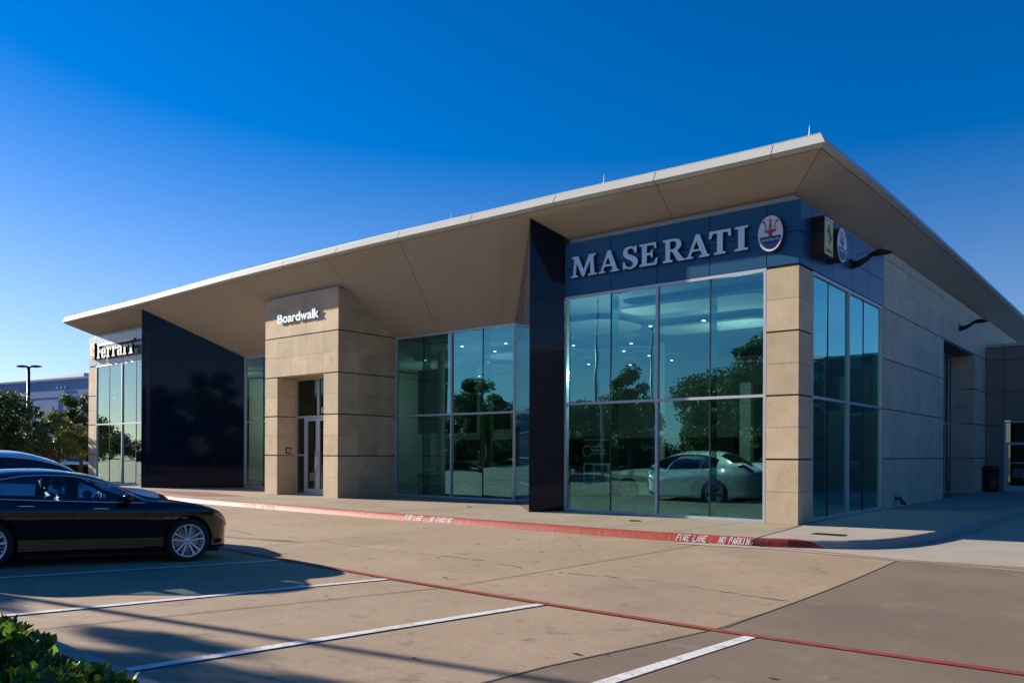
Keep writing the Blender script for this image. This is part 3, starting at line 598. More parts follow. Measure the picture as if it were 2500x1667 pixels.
# side entrance in its recess
bm = newbm(); mt = Matrix(((0, 1, 0, -.9), (1, 0, 0, 14.5), (0, 0, 1, 0), (0, 0, 0, 1)))
def sbox(bm, u0, u1, v0, v1, z0, z1): box(bm, -.9+v0, -.9+v1, 14.5+u0, 14.5+u1, z0, z1)
for u in (0, 1.45, 4.2, 5.66): sbox(bm, u, u+.07, 0, .1, .155, 5.84)
for z in (.155, 2.98, 5.78): sbox(bm, 0.07, 5.66, .002, .098, z, z+.07)
sw = obj('side_entrance_window', bm, 'alu', B)
bm = newbm(); face(bm, [(-.85, 14.57, .2), (-.85, 20.2, .2), (-.85, 20.2, 5.8), (-.85, 14.57, 5.8)]); obj('pane', bm, 'dimglass', sw)
for a, b in ((1.53, 2.84), (2.87, 4.19)):
    bm = newbm(); sbox(bm, a, a+.08, .101, .14, .18, 2.97); sbox(bm, b-.08, b, .101, .14, .18, 2.97); sbox(bm, a+.08, b-.08, .102, .139, .18, .30); sbox(bm, a+.08, b-.08, .102, .139, 2.87, 2.97); dr = obj('door', bm, 'alu', B)
    u = b-.12 if a < 2 else a+.12; bm = newbm(); tube(bm, [(-.70, 14.5+u, 1.0), (-.70, 14.5+u, 1.35)], .015); tube(bm, [(-.70, 14.5+u, 1.02), (-.77, 14.5+u, 1.02)], .012); tube(bm, [(-.70, 14.5+u, 1.33), (-.77, 14.5+u, 1.33)], .012); obj('handle', bm, 'chrome', dr, True)
# low service wing
bm = newbm(); WY = 22.8; WX = [0, .69, 2.6, 4.6, 6.6, 8.6, 12, 16]
def wc(x0, x1, zb): clad(bm, (x0, WY), (x1, WY), [0, x1-x0], zb, (0, -1), gap=.012, depth=.04)
for a, b in zip(WX[:-1], WX[1:]):
    if a == .69: wc(a, b, [3.22, 4.45, 5.85, 6.42])
    elif a == 0: wc(a+.01, b, [.155, 1.6, 3.03, 4.45, 5.85, 6.42])
    else: wc(a, b, [.0, 1.6, 3.03, 4.45, 5.85, 6.42])
clad(bm, (16, WY), (16, 40), [0, 6, 12, 17.2], [0, 1.6, 3.03, 4.45, 5.85, 6.42], (1, 0), gap=.012, depth=.04)
wing = obj('service_wing', bm, 'stucco', B)
bm = newbm(); box(bm, .0, .69, WY+.045, WY+.3, 0, 6.42); box(bm, 2.61, 15.95, WY+.045, 40, 0, 6.42); box(bm, .69, 2.6, WY+.045, WY+.3, 3.23, 6.42); obj('core', bm, 'groove', wing)
bm = newbm(); box(bm, 0.004, 16.06, WY-.05, 40, 6.425, 6.56); obj('coping', bm, 'trim', wing)
bm = newbm(); frame_rect(bm, .70, 2.59, WY-.0, WY+.1, .157, 3.20, .07); box(bm, .77, 2.52, WY+.002, WY+.098, 2.18, 2.28); box(bm, .77, .86, WY+.003, WY+.097, .227, 2.18); box(bm, 1.72, 1.82, WY+.003, WY+.097, .227, 2.18); box(bm, .86, 1.72, WY+.004, WY+.096, .227, .42); swn = obj('wing_door', bm, 'alu', B)
bm = newbm(); face(bm, [(.77, WY+.05, .22), (2.52, WY+.05, .22), (2.52, WY+.05, 3.14), (.77, WY+.05, 3.14)]); obj('pane', bm, 'dimglass', swn)
bm = newbm()
for j, w_ in enumerate(('PARTS AND SERVICE', 'CUSTOMERS PLEASE USE', 'MAIN ENTRANCE', 'MONDAY - FRIDAY', '8:00AM - 6:00PM')):
    t = text_mesh(w_, .06, .001); fit(t, 0, .5, 0, .05); place(t, (1.02, WY+.046, 1.10-j*.08), (1, 0, 0), (0, 0, 1)); merge_bm(bm, t)
box(bm, .86, 1.72, WY+.03, WY+.045, 1.38, 1.41)
obj('lettering', bm, 'signsilver', swn)
bm = newbm(); box(bm, .6, 3.6, WY+2.6, WY+2.7, 0, 3.5); obj('inner_wall', bm, 'indark', B)

# ------------------------------------------------------------------ the inside seen through the glass
bm = newbm(); FP = [(XF+.3, .1), (XA2-.02, .1), (XC2-.1, YC+.1), (XC+.1, YC+.1), (XA+.02, .1), (-.1, .1), (-.1, 20), (XF+.3, 20)]; face(bm, [(x, y, .157) for x, y in FP])
fl = obj('showroom_floor', bm, 'floor', B)
boxes('inner_wall', 'inwall', B, [(-34, -.3, 15.0, 15.15, 2.45, 5.88), (-24.4, -24.2, 6, 14.9, .16, 5.8), (-3.3, -3.1, 7.5, 15, 3.2, 5.8), (-3.0, -2.4, 11.0, 11.2, .16, 4.4), (-5.3, -4.9, 9.0, 9.3, .16, 4.2), (-30.4, -29.9, 3.0, 3.6, .16, 5.8), (-33.9, -32.4, 8.0, 8.2, .16, 5.8)])
boxes('inner_wall', 'indark', B, [(-34, -.3, 15.16, 15.3, .16, 5.88), (-2.3, -.4, 8.8, 9.0, .16, 3.1), (-18, -17.6, 12, 14.8, .16, 5.2), (-22, -20.6, 14.85, 14.98, 3.0, 4.9), (XF+.4, XF+.5, 1, 15, .16, 5.8), (-1.8, -.5, 9.02, 9.2, 3.3, 4.6), (-24.1, -8.0, 14.6, 14.9, .17, 2.4), (-20.5, -17.0, 8.2, 8.35, 2.6, 5.5)])
bm = newbm(); box(bm, -16.4, -15.75, 7.9, 8.0, 1.2, 4.6); obj('wall_art', bm, 'art', B)
# ceiling with raised pale panels and small downlights
bm = newbm(); face(bm, [(x, min(y+.06, 15.1), 5.895) for x, y in FP][::-1]); cl = obj('showroom_ceiling', bm, 'ceil', B)
def cloudp(x0, x1, y0, y1, z=5.62):
    c = (min(x1-x0, y1-y0))*.35; P = []
    for cx, cy, a0 in ((x1-c, y1-c, 0), (x0+c, y1-c, PI/2), (x0+c, y0+c, PI), (x1-c, y0+c, 1.5*PI)): P += [(cx+c*math.cos(a0+k*PI/12), cy+c*math.sin(a0+k*PI/12), z) for k in range(7)]
    bm = newbm(); prism(bm, P, (0, 0, .06)); obj('ceiling_panel', bm, 'cloud', cl)
for a in ((-5.4, -1.3, 1.0, 2.3), (-8.8, -6.3, 2.2, 4.6), (-11.8, -8.5, 8.0, 9.6), (-6.5, -2.6, 4.6, 6.2), (-15.2, -12.9, 2.9, 3.9), (-20.5, -16.5, 9.5, 12), (-15.4, -11, 6.4, 8.6), (-24, -20.5, 3.4, 5.4), (-34, -29.5, 1.5, 4)): cloudp(*a)
for x, y in ((-13.77, 3.92), (-13.76, 5.77), (-20.83, 12.8), (-22.8, 13.65), (-16.4, 8.4), (-13.5, 9.3), (-10.4, 6.2), (-5.98, 3.99), (-4.25, 4.04), (-8.48, 7.02), (-9.78, 8.66), (-9.75, 10.5), (-13.37, 11.6), (-12.06, 12.9), (-9.77, 12.4), (-2.2, 6.3), (-26.3, 13.7), (-32, 3.5), (-33, 6.5), (-12.0, 4.3)):
    bm = newbm(); lathe(bm, [(0, 0), (.05, 0), (.052, .02)], (x, y, 5.60), (0, 0, 1), 12); obj('downlight', bm, 'down', cl)
for x, y in ((-15.35, 4.45), (-7.6, 7.6), (-22.6, 7.0), (-31.0, 5.6)): bm = newbm(); lathe(bm, [(.14, 0), (.14, 5.44)], (x, y, .16), (0, 0, 1), 20); obj('column', bm, 'inwall', B, True)
for x, y, e in ((-3.5, 5, 130), (-5.6, .9, 110), (-14.5, 7, 38), (-21.5, 9.5, 60), (-32.0, 5, 110)):
    L_ = D.lights.new('room_fill_light', 'POINT'); L_.shadow_soft_size = .05; L_.energy = e; L_.color = (1, .93, .8); lo_ = D.objects.new('room_fill_light', L_); COL.objects.link(lo_); lo_.location = (x, y, 3.9)  # unseen point lamps added below the ceiling to light car, poster and panels
# poster stand inside the corner window
ps = empty('poster_stand', (-6.08, 1.2, .16), label='freestanding dark poster board with white text panel behind the corner glass', cat='poster stand')
bm = newbm(); box(bm, -.46, .46, 0, .04, 0, 2.05); obj('board', bm, 'ink', ps)
bm = newbm(); box(bm, -.44, .44, -.012, -.002, .45, 1.28); pp = obj('text_panel', bm, 'paper', ps)
bm = newbm()
for j in range(3): box(bm, -.38, -.12, -.018, -.013, .54+.26*j, .73+.26*j); 
for j in range(3):
    for i in range(5): box(bm, -.06, .36-.05*(i % 2), -.018, -.013, .70-.035*i+.26*j, .713-.035*i+.26*j)
obj('printing', bm, 'ink', pp)
bm = newbm()
for j, w_ in enumerate(('THE MASERATI', 'FOR MEETING RIGID', 'CERTIFICATION CRITERIA')):
    t = text_mesh(w_, .07, .002); fit(t, 0, .34+.1*(j > 0), 0, .05); place(t, (-.14, -.004, 1.72-j*.10), (1, 0, 0), (0, 0, 1)); merge_bm(bm, t)
lathe(bm, [(.15, 0), (.165, 0)], (-.31, -.006, 1.62), (0, 1, 0), 28); box(bm, -.44, .44, -.006, -.002, 1.93, 1.94)
obj('lettering', bm, 'paper', ps)

# ------------------------------------------------------------------ signs
GL = {'M': ([[(0, 0), (33, 0), (33, 8), (22, 10), (26, 70), (52, 0), (61, 0), (88, 72), (91, 10), (80, 8), (80, 0), (120, 0), (120, 8), (109, 10), (103, 90), (114, 92), (114, 100), (84, 100), (59, 33), (34, 100), (4, 100), (4, 92), (15, 90), (10, 10), (0, 8)]]),
 'A': ([[(0, 0), (32, 0), (32, 7), (21, 9), (28, 28), (61, 28), (68, 9), (57, 7), (57, 0), (99, 0), (99, 7), (90, 9), (58, 100), (42, 100), (10, 9), (0, 7)], [(32, 37), (57, 37), (45, 73)]]),
 'E': ([[(0, 0), (78, 0), (84, 30), (76, 30), (67, 10), (34, 10), (34, 46), (51, 46), (54, 36), (61, 36), (61, 68), (54, 68), (51, 57), (34, 57), (34, 90), (64, 90), (70, 73), (77, 73), (75, 100), (0, 100), (0, 92), (12, 90), (12, 10), (0, 8)]]),
 'R': ([[(0, 0), (44, 0), (44, 8), (33, 10), (33, 45), (42, 45), (63, 8), (70, 0), (99, 0), (99, 7), (91, 10), (64, 48), (75, 54), (82, 63), (84, 73), (82, 84), (74, 93), (64, 98), (50, 100), (0, 100), (0, 92), (12, 90), (12, 10), (0, 8)], [(33, 55), (33, 90), (47, 90), (56, 87), (61, 80), (61, 69), (57, 60), (48, 55)]]),
 'T': ([[(22, 0), (66, 0), (66, 8), (55, 10), (55, 89), (72, 89), (79, 70), (87, 70), (86, 100), (2, 100), (1, 70), (9, 70), (16, 89), (33, 89), (33, 10), (22, 8)]]),
 'I': ([[(0, 0), (46, 0), (46, 8), (34, 10), (34, 90), (46, 92), (46, 100), (0, 100), (0, 92), (12, 90), (12, 10), (0, 8)]]),
 'S': ([[(66, 100), (58, 100), (54, 95), (44, 101), (31, 102), (16, 98), (6, 88), (3, 74), (7, 60), (19, 48), (37, 38), (48, 29), (51, 20), (48, 12), (39, 7), (27, 8), (16, 18), (11, 33), (3, 33), (4, 0), (11, 0), (15, 5), (27, -1), (42, -2), (58, 4), (69, 14), (73, 29), (68, 43), (54, 55), (34, 65), (25, 72), (23, 79), (26, 87), (34, 92), (44, 91), (53, 83), (58, 69), (66, 69)]])}
def word_sign(name, letters, z0, hgt, depth, stand, label, cat, mats):
    root = empty(name, ((letters[0][1]+letters[-1][2])/2, -stand, z0), label=label, cat=cat)
    for ch, x0, x1, lp in letters:
        for k, (mt_, y, dp, grow) in enumerate(((mats[1], -stand+depth*.5, depth, 0), (mats[0], -stand-.006, .012, 0))):
            bm = loops_mesh(lp, dp, .01); h = max(v.co.y for v in bm.verts); lo_ = min(v.co.y for v in bm.verts); sc = hgt
            for v in bm.verts: v.co.y *= sc
            xs_ = [v.co.x for v in bm.verts]; a, b = min(xs_), max(xs_)
            for v in bm.verts: v.co.x = x0+(v.co.x-a)/(b-a)*(x1-x0)
            place(bm, (0, y, z0), (1, 0, 0), (0, 0, 1))
            o = obj('letter' if k == 0 else 'letter_face', bm, mt_, root if k == 0 else side); o.matrix_parent_inverse = root.matrix_basis.inverted() if k == 0 else Matrix()
            if k == 0: side = o
    return root
word_sign('lettering_sign', [(c, a, b, GL[c]) for c, a, b in (('M', -6.07, -5.25), ('A', -5.19, -4.57), ('S', -4.46, -4.02), ('E', -3.98, -3.46), ('R', -3.32, -2.73), ('A', -2.71, -2.08), ('T', -2.10, -1.55), ('I', -1.46, -1.14))], 6.385, .555, .07, .09,
          'wide row of pale silver serif capitals on the navy corner fascia', 'sign', ('signface', 'signside'))
FL_ = {'F': [[(0, 0), (42, 0), (42, 8), (31, 8), (31, 42), (46, 42), (46, 33), (55, 33), (55, 62), (46, 62), (46, 52), (31, 52), (31, 81), (500, 81), (500, 98), (0, 98), (0, 90), (9, 90), (9, 8), (0, 8)]],
 'e': [[(0, 10), (9, 0), (42, 0), (52, 10), (52, 21), (33, 21), (33, 9), (20, 9), (20, 28), (52, 28), (52, 53), (43, 63), (9, 63), (0, 53)], [(20, 36), (20, 54), (33, 54), (33, 36)]],
 'r': [[(0, 0), (38, 0), (38, 8), (30, 8), (30, 49), (38, 54), (46, 54), (46, 44), (59, 44), (59, 56), (51, 63), (39, 63), (30, 57), (30, 63), (0, 63), (0, 55), (10, 55), (10, 8), (0, 8)]],
 'a': [[(0, 9), (9, 0), (25, 0), (34, 6), (34, 0), (60, 0), (60, 8), (53, 8), (53, 53), (44, 63), (10, 63), (0, 55), (0, 44), (18, 44), (18, 54), (33, 54), (33, 38), (10, 38), (0, 30)], [(19, 9), (19, 29), (33, 29), (33, 9)]],
 'i': [[(0, 0), (38, 0), (38, 8), (30, 8), (30, 63), (0, 63), (0, 55), (10, 55), (10, 8), (0, 8)]], '.': [[(0, 82), (22, 82), (22, 97), (0, 97)]]}
fx = lambda u: -34.53+u*.00700
lt = [('F', fx(0), fx(500), FL_['F']), ('e', fx(64), fx(122), FL_['e']), ('r', fx(132), fx(197), FL_['r']), ('r', fx(207), fx(272), FL_['r']), ('a', fx(282), fx(347), FL_['a']), ('r', fx(357), fx(422), FL_['r']), ('i', fx(466), fx(520), FL_['i']), ('.', fx(506), fx(526), FL_['.'])]
lt[6] = ('i', fx(434), fx(484), FL_['i']); lt[0] = ('F', fx(0), fx(462), FL_['F']); lt[7] = ('.', fx(470), fx(494), FL_['.'])
lt = [(c, -34.10+(a+34.53)*1.076, -34.10+(b+34.53)*1.076, l) for c, a, b, l in lt]
word_sign('lettering_sign', lt, 6.22, .72, .10, .22, 'white slab lettering under one long bar on the far grey fascia', 'sign', ('white', 'signside'))
bw = empty('lettering_sign', (-17.83, PY-.03, 6.44), label='white sans lettering high on the stone entrance portal', cat='sign')
x = -19.05
chs = [('B', .36), ('o', .31), ('a', .29), ('r', .21), ('d', .32), ('w', .42), ('a', .29), ('l', .11), ('k', .30)]; tot = sum(w for c, w in chs)+.02*8; k_ = (2.43)/tot
for c, w_ in chs:
    bm = text_mesh(c, .48, .03, .009); fit(bm, x, x+w_*k_); 
    for v in bm.verts: v.co.y *= 1.0
    place(bm, (0, PY-.06, 6.42), (1, 0, 0), (0, 0, 1)); o = obj('letter', bm, 'signface', bw); o.matrix_parent_inverse = bw.matrix_basis.inverted(); x += w_*k_+.02*k_
def ellipse(a, b, n=40, z0=0, z1=2*PI): return [(a*math.cos(z0+(z1-z0)*k/n), b*math.sin(z0+(z1-z0)*k/n)) for k in range(n if z1-z0 > 6.2 else n+1)]
TRI = [[(-.6, -4), (.6, -4), (.55, 1.0), (1.9, -4.2), (2.8, -4.4), (1.0, 3), (.75, 7.2), (2.1, 6.2), (0, 11), (-2.1, 6.2), (-.75, 7.2), (-1.0, 3), (-2.8, -4.4), (-1.9, -4.2), (-.55, 1.0)],
       [(5.0, -4.4), (6.1, -4.3), (6.2, 0), (7.2, 4), (8.2, 6.0), (8.4, 3.6), (10.5, 9), (6.4, 6.8), (7.0, 6.4), (5.6, 3), (5.0, -1)], [(-5.0, -4.4), (-5.0, -1), (-5.6, 3), (-7.0, 6.4), (-6.4, 6.8), (-10.5, 9), (-8.4, 3.6), (-8.2, 6.0), (-7.2, 4), (-6.2, 0), (-6.1, -4.3)],
       [(-7.5, -6.6), (7.5, -6.6), (7.5, -4.9), (-7.5, -4.9)], [(-7, -8.3), (7, -8.3), (7.5, -7.0), (-7.5, -7.0)], [(-2.6, -10.2), (2.6, -10.2), (4.6, -8.6), (-4.6, -8.6)], [(-1.6, -15), (1.6, -15), (2.3, -12.6), (1.8, -10.5), (-1.8, -10.5), (-2.3, -12.6)]]
def oval_sign(origin, xd, label, w=.285, h=.40, dep=.14):
    root = empty('oval_badge_sign', origin, label=label, cat='badge sign', group='oval badges on the corner fascia'); nd = Vector(xd).cross(Vector((0, 0, 1)))      # outward
    def put(bm, off, name, mat, par=None):
        place(bm, tuple(Vector(origin)+nd*off), xd, (0, 0, 1)); o = obj(name, bm, mat, par or root); o.matrix_parent_inverse = root.matrix_basis.inverted() if par is None else Matrix(); return o
    body = put(loops_mesh([ellipse(w, h)], dep, 1, .008), dep/2, 'housing', 'signside')
    rim = put(loops_mesh([ellipse(w, h), ellipse(w*.93, h*.945)], .012), dep+.012, 'rim', 'signsilver')
    face_ = put(loops_mesh([ellipse(w*.925, h*.94)], .006), dep+.010, 'badge_face', 'signsilver')
    a0 = math.asin(-.18); put(loops_mesh([ellipse(w*.86, h*.88, 40, PI-a0, 2*PI+a0)], .003), dep+.0155, 'blue_field', 'signblue', face_)
    for lp in TRI:
        bm = loops_mesh([[(p[0]*w*.064, p[1]*h*.040+h*.41) for p in lp]], .004)
        put(bm, dep+.0165 if lp[0] != (-7, -8.3) else dep+.0165, 'trident', 'signred', face_)
    bm = newbm(); xw = -w*.70
    wd_ = {'M': .15, 'A': .13, 'S': .10, 'E': .11, 'R': .13, 'T': .12, 'I': .06}; k = w*1.40/(sum(wd_[c] for c in 'MASERATI')+.02*7)
    for c in 'MASERATI':
        t = loops_mesh(GL[c], .004, .01); fit(t, xw, xw+wd_[c]*k, -h*.41, -h*.27); merge_bm(bm, t); xw += (wd_[c]+.02)*k
    put(bm, dep+.019, 'lettering', 'signskytint', face_)
    return root
oval_sign((-.595, -.0, 6.645), (1, 0, 0), 'oval blue and silver trident badge on the sunlit front of the corner fascia')
oval_sign((.0, 1.95, 6.66), (0, 1, 0), 'oval blue and silver trident badge on the shaded side of the corner fascia', w=.35, h=.40, dep=.30)
HORSE = [(-.6, 6.6), (-.1, 7.4), (.5, 7.0), (1.3, 6.0), (1.7, 4.6), (1.9, 2.9), (1.6, 1.2), (2.2, -.2), (2.6, -1.6), (3.4, -2.2), (3.9, -1.4), (3.9, .6), (3.5, 2.6), (4.3, 1.2), (4.6, -1.0), (4.1, -2.9), (3.0, -3.6), (2.2, -4.4), (1.6, -6.0), (.6, -7.8), (-.1, -8.2), (.5, -6.4), (1.1, -4.8), (.4, -5.3), (-1.2, -5.0), (-2.2, -4.3), (-2.0, -5.0), (-.8, -5.8), (.4, -5.9), (.9, -4.4), (.3, -2.6), (-.5, -.8), (-.9, .9), (-2.3, .7), (-3.2, 1.6), (-3.0, 2.6), (-2.6, 1.7), (-1.7, 1.7), (-1.6, 2.4), (-2.7, 2.7), (-2.7, 3.7), (-2.2, 3.2), (-1.2, 3.2), (-.6, 4.3), (-1.4, 4.6), (-1.6, 5.4)]
def rect_sign(origin, xd, w, h, dep, label):
    root = empty('rectangular_badge_sign', origin, label=label, cat='badge sign', group='yellow badges on the fascia'); nd = Vector(xd).cross(Vector((0, 0, 1)))
    def put(bm, off, name, mat, par=None):
        place(bm, tuple(Vector(origin)+nd*off), xd, (0, 0, 1)); o = obj(name, bm, mat, par or root); o.matrix_parent_inverse = root.matrix_basis.inverted() if par is None else Matrix(); return o
    R_ = lambda a, b, c, d: [[(a, c), (b, c), (b, d), (a, d)]]
    put(loops_mesh(R_(-w, w, -h, h), dep), dep/2, 'housing', 'signside')
    f = put(loops_mesh(R_(-w*.93, w*.93, -h*.95, h*.95), .008), dep+.006, 'badge_face', 'signyellow')
    put(loops_mesh(R_(-w*.93, w*.93, h*.87, h*.95), .004), dep+.0135, 'top_band', 'signskytint', f); put(loops_mesh(R_(-w*.93, w*.93, h*.82, h*.868), .004), dep+.0135, 'red_band', 'signred', f)
    put(loops_mesh([[(p[0]*w*.16, p[1]*h*.075+h*.12) for p in HORSE]], .004), dep+.0135, 'horse', 'signside', f)
    bm = newbm(); 
    for c, a, b in (('F', -.6, .3), ('e', -.42, -.22), ('r', -.2, 0.0), ('r', .02, .2), ('a', .22, .4), ('r', .42, .58), ('i', .6, .72)):
        t = loops_mesh(FL_[c], .004, .01); fit(t, w*a, w*b if c != 'F' else w*.6, -h*.83, -h*(.70 if c != 'F' else .64)); merge_bm(bm, t)
    put(bm, dep+.0135, 'lettering', 'signside', f)
rect_sign((0, 1.02, 6.66), (0, 1, 0), .30, .43, .30, 'yellow rectangular horse badge on the shaded side of the corner fascia')
rect_sign((-34.70, 0, 6.62), (1, 0, 0), .23, .38, .18, 'yellow rectangular horse badge at the far left end of the grey fascia')

# ------------------------------------------------------------------ wall lamps, bin, hose connection, rods
def wall_lamp(y, z, label):
    r = empty('wall_lamp', (0, y, z), label=label, cat='wall lamp', group='leaf shaped lamps on the side wall', scale=.80)
    bm = newbm(); prism(bm, [(0.003, -.13, -.16), (.003, .13, -.16), (.003, .10, .12), (.003, -.10, .12)], (.05, 0, 0))
    tube(bm, [(.05, 0, -.06), (.25, 0, -.02), (.50, 0, .10), (.62, 0, .17)], [.11, .10, .07, .05], 10); obj('arm', bm, 'darkmetal', r, True)
    bm = newbm(); rows = []
    for i in range(15):
        t = i/14; x = .50+.74*t; w = .20*math.sin(PI*min(1, t*.97+.03))**.7+.004; h = .12*math.sin(PI*(t*.96+.03))**.8+.004; zc_ = .17+.03*math.sin(PI*t)
        rows.append([bm.verts.new((x, w*math.cos(a), zc_+h*math.sin(a)*(1.0 if math.sin(a) > 0 else .55))) for a in [2*PI*k/16 for k in range(16)]])
    for a, b in zip(rows[:-1], rows[1:]):
        for k in range(16): bm.faces.new((a[k], a[(k+1) % 16], b[(k+1) % 16], b[k]))
    bm.faces.new(rows[0]); bm.faces.new(rows[-1][::-1]); obj('lamp_head', bm, 'darkmetal', r, True)
    bm = newbm(); tube(bm, [(.10, 0, .05), (.22, 0, .26), (.40, 0, .30), (.58, 0, .22)], .008, 6); obj('cable', bm, 'darkmetal', r, True)
wall_lamp(3.72, 6.60, 'dark leaf shaped lamp on the blue side fascia, nearer of the two'); wall_lamp(17.2, 6.63, 'dark leaf shaped lamp on the stone wall above the side entrance')
r = empty('trash_bin', (.32, 22.2, .153), label='dark round trash bin in the corner by the service wing', cat='trash bin')
bm = newbm(); lathe(bm, [(0, 0), (.27, 0), (.29, .05), (.30, .95), (0, .95)], (0, 0, 0), (0, 0, 1), 24); obj('body', bm, 'darkmetal', r, True)
bm = newbm(); lathe(bm, [(.31, .94), (.33, .97), (.33, 1.06), (.28, 1.10), (.12, 1.12), (.12, 1.08), (0, 1.08)], (0, 0, 0), (0, 0, 1), 24); obj('lid', bm, 'darkmetal', r, True)
r = empty('hose_connection', (.0, 8.05, .42), label='dull brass water connection low on the side limestone wall', cat='standpipe', scale=.75)
bm = newbm(); lathe(bm, [(.0, .002), (.13, .002), (.13, .02), (.06, .03), (.05, .16), (.07, .18), (.07, .22), (0, .22)], (0, 0, 0), (1, 0, 0), 16); tube(bm, [(.14, 0, 0), (.24, .05, -.08), (.30, .10, -.17)], [.05, .045, .05], 10); tube(bm, [(.14, 0, 0), (.22, -.07, -.06), (.27, -.13, -.14)], [.05, .045, .05], 10); obj('pipe', bm, 'bronze', r, True)
bm = newbm(); tube(bm, [(.29, .095, -.155), (.33, .125, -.23)], .06, 10); obj('cap', bm, 'bronze', r, True); bm = newbm(); tube(bm, [(.26, -.125, -.13), (.30, -.155, -.2)], .06, 10); obj('cap', bm, 'bronze', r, True)
first = None
for i, x in enumerate((.58, -4.42, -9.58, -14.7, -19.72, -24.65, -29.57, -34.5)):
    if first is None:
        bm = newbm(); tube(bm, [(0, 0, 0), (0, 0, .10), (0, 0, .21)], [.009, .007, .003], 6); lathe(bm, [(0, 0), (.03, 0), (.03, .012), (.012, .03)], (0, 0, 0), (0, 0, 1), 8); first = o = obj('lightning_rod', bm, 'edge')
    else: o = first.copy(); COL.objects.link(o)
    o.location = (x, -1.06, ZO(x)+.265)
    tag(o, ('thin metal rod on the roof edge at its right corner', 'thin metal rod on the roof edge above the large serif lettering', 'thin metal rod on the roof edge above the glass right of the portal', 'thin metal rod on the roof edge right of the stone portal', 'thin metal rod on the roof edge just left of the portal', 'thin metal rod on the roof edge over the wide black wall', 'thin metal rod on the roof edge above the slab lettering', 'thin metal rod on the roof edge at its far left tip')[i], 'lightning rod', 'lightning rods along the roof edge')

# ------------------------------------------------------------------ cars
SED = dict(nose=.88, tail=-4.08, wb=3.0, xw=(-.42, -1.42), xr=(-2.72, -3.42), gl=(-.74, -3.05), bp=(-1.62, -1.80), cp=(-2.62, -2.66), roofz=1.455, half=.955, wr=.35,
  zc=([.88, .80, .60, .3, 0, -.42, -1.42, -1.95, -2.4, -2.72, -3.42, -3.85, -4.0, -4.08], [.64, .71, .825, .92, .97, 1.02, 1.375, 1.42, 1.40, 1.345, 1.125, 1.10, 1.06, .98]),
  zb=([.88, .78, .60, .35, 0, -.35, -.62, -1.2, -1.7, -2.4, -2.9, -3.3, -3.8, -4.08], [.61, .68, .785, .865, .92, .94, .945, .95, .96, .975, 1.0, 1.035, 1.05, .93]),
  yb=([.88, .5, 0, -.6, -1.5, -2.6, -3.3, -4.08], [.80, .82, .85, .87, .885, .875, .84, .76]),
  z6=([.88, .6, .2, -.3, -.60, -.8, -1.1, -1.4, -1.8, -2.2, -2.6, -2.95, -3.2, -3.5, -4.0, -4.08], [.62, .80, .915, .95, .96, 1.04, 1.185, 1.275, 1.325, 1.315, 1.245, 1.14, 1.065, 1.065, 1.055, .94]),
  y6=([.88, 0, -.5, -.8, -1.4, -2.0, -2.7, -3.15, -3.6, -4.08], [.72, .78, .80, .775, .70, .675, .685, .74, .74, .66]),
  z7=([.88, .6, .2, -.3, -.55, -.8, -1.1, -1.42, -1.9, -2.3, -2.7, -3.0, -3.3, -3.6, -4.08], [.63, .81, .93, .98, 1.01, 1.085, 1.225, 1.33, 1.375, 1.36, 1.30, 1.205, 1.12, 1.075, .95]),
  y7=([.88, 0, -.45, -.8, -1.42, -2.0, -2.7, -3.3, -3.6, -4.08], [.60, .66, .70, .675, .60, .575, .575, .63, .62, .55]))
def variant(base, zs, **kw):
    p = dict(base)
    for k in ('zc', 'zb', 'z6', 'z7'): p[k] = (base[k][0], [zs(x, z) for x, z in zip(*base[k])])
    p.update(kw); return p
SUVP = variant(SED, lambda x, z: z*1.14+(.03 if z > 1.2 else 0)+(.10 if (x < -2.9 and z > 1.0) else 0), half=.985, wr=.38,
   xr=(-3.05, -3.75))
SUVP['zc'] = ([.88, .82, .60, .3, 0, -.42, -1.35, -1.95, -2.6, -3.05, -3.75, -3.9, -4.0, -4.08], [.78, .86, .95, 1.0, 1.04, 1.10, 1.56, 1.665, 1.66, 1.60, 1.20, 1.16, 1.10, 1.0])
SUVP['z6'] = ([.88, .6, .2, -.3, -.60, -.8, -1.1, -1.4, -1.8, -2.2, -2.6, -3.0, -3.4, -3.6, -4.0, -4.08], [.76, .88, .97, 1.03, 1.07, 1.18, 1.34, 1.45, 1.52, 1.54, 1.50, 1.40, 1.22, 1.14, 1.09, .96])
SUVP['z7'] = ([.88, .6, .2, -.3, -.55, -.8, -1.1, -1.42, -1.9, -2.3, -2.7, -3.1, -3.5, -3.7, -4.08], [.77, .90, .985, 1.05, 1.09, 1.21, 1.38, 1.51, 1.60, 1.60, 1.57, 1.47, 1.27, 1.16, .98])
COUP = variant(SED, lambda x, z: z*.88, half=.96, wr=.34)
SIDEP = pchip([.12, .20, .265, .295, .33, .36, .45, .56, .66, .72, .80, .88, .98, 1.15], [.93, .955, .984, .981, .958, .955, .963, .980, .996, 1.0, .992, .966, .928, .90])
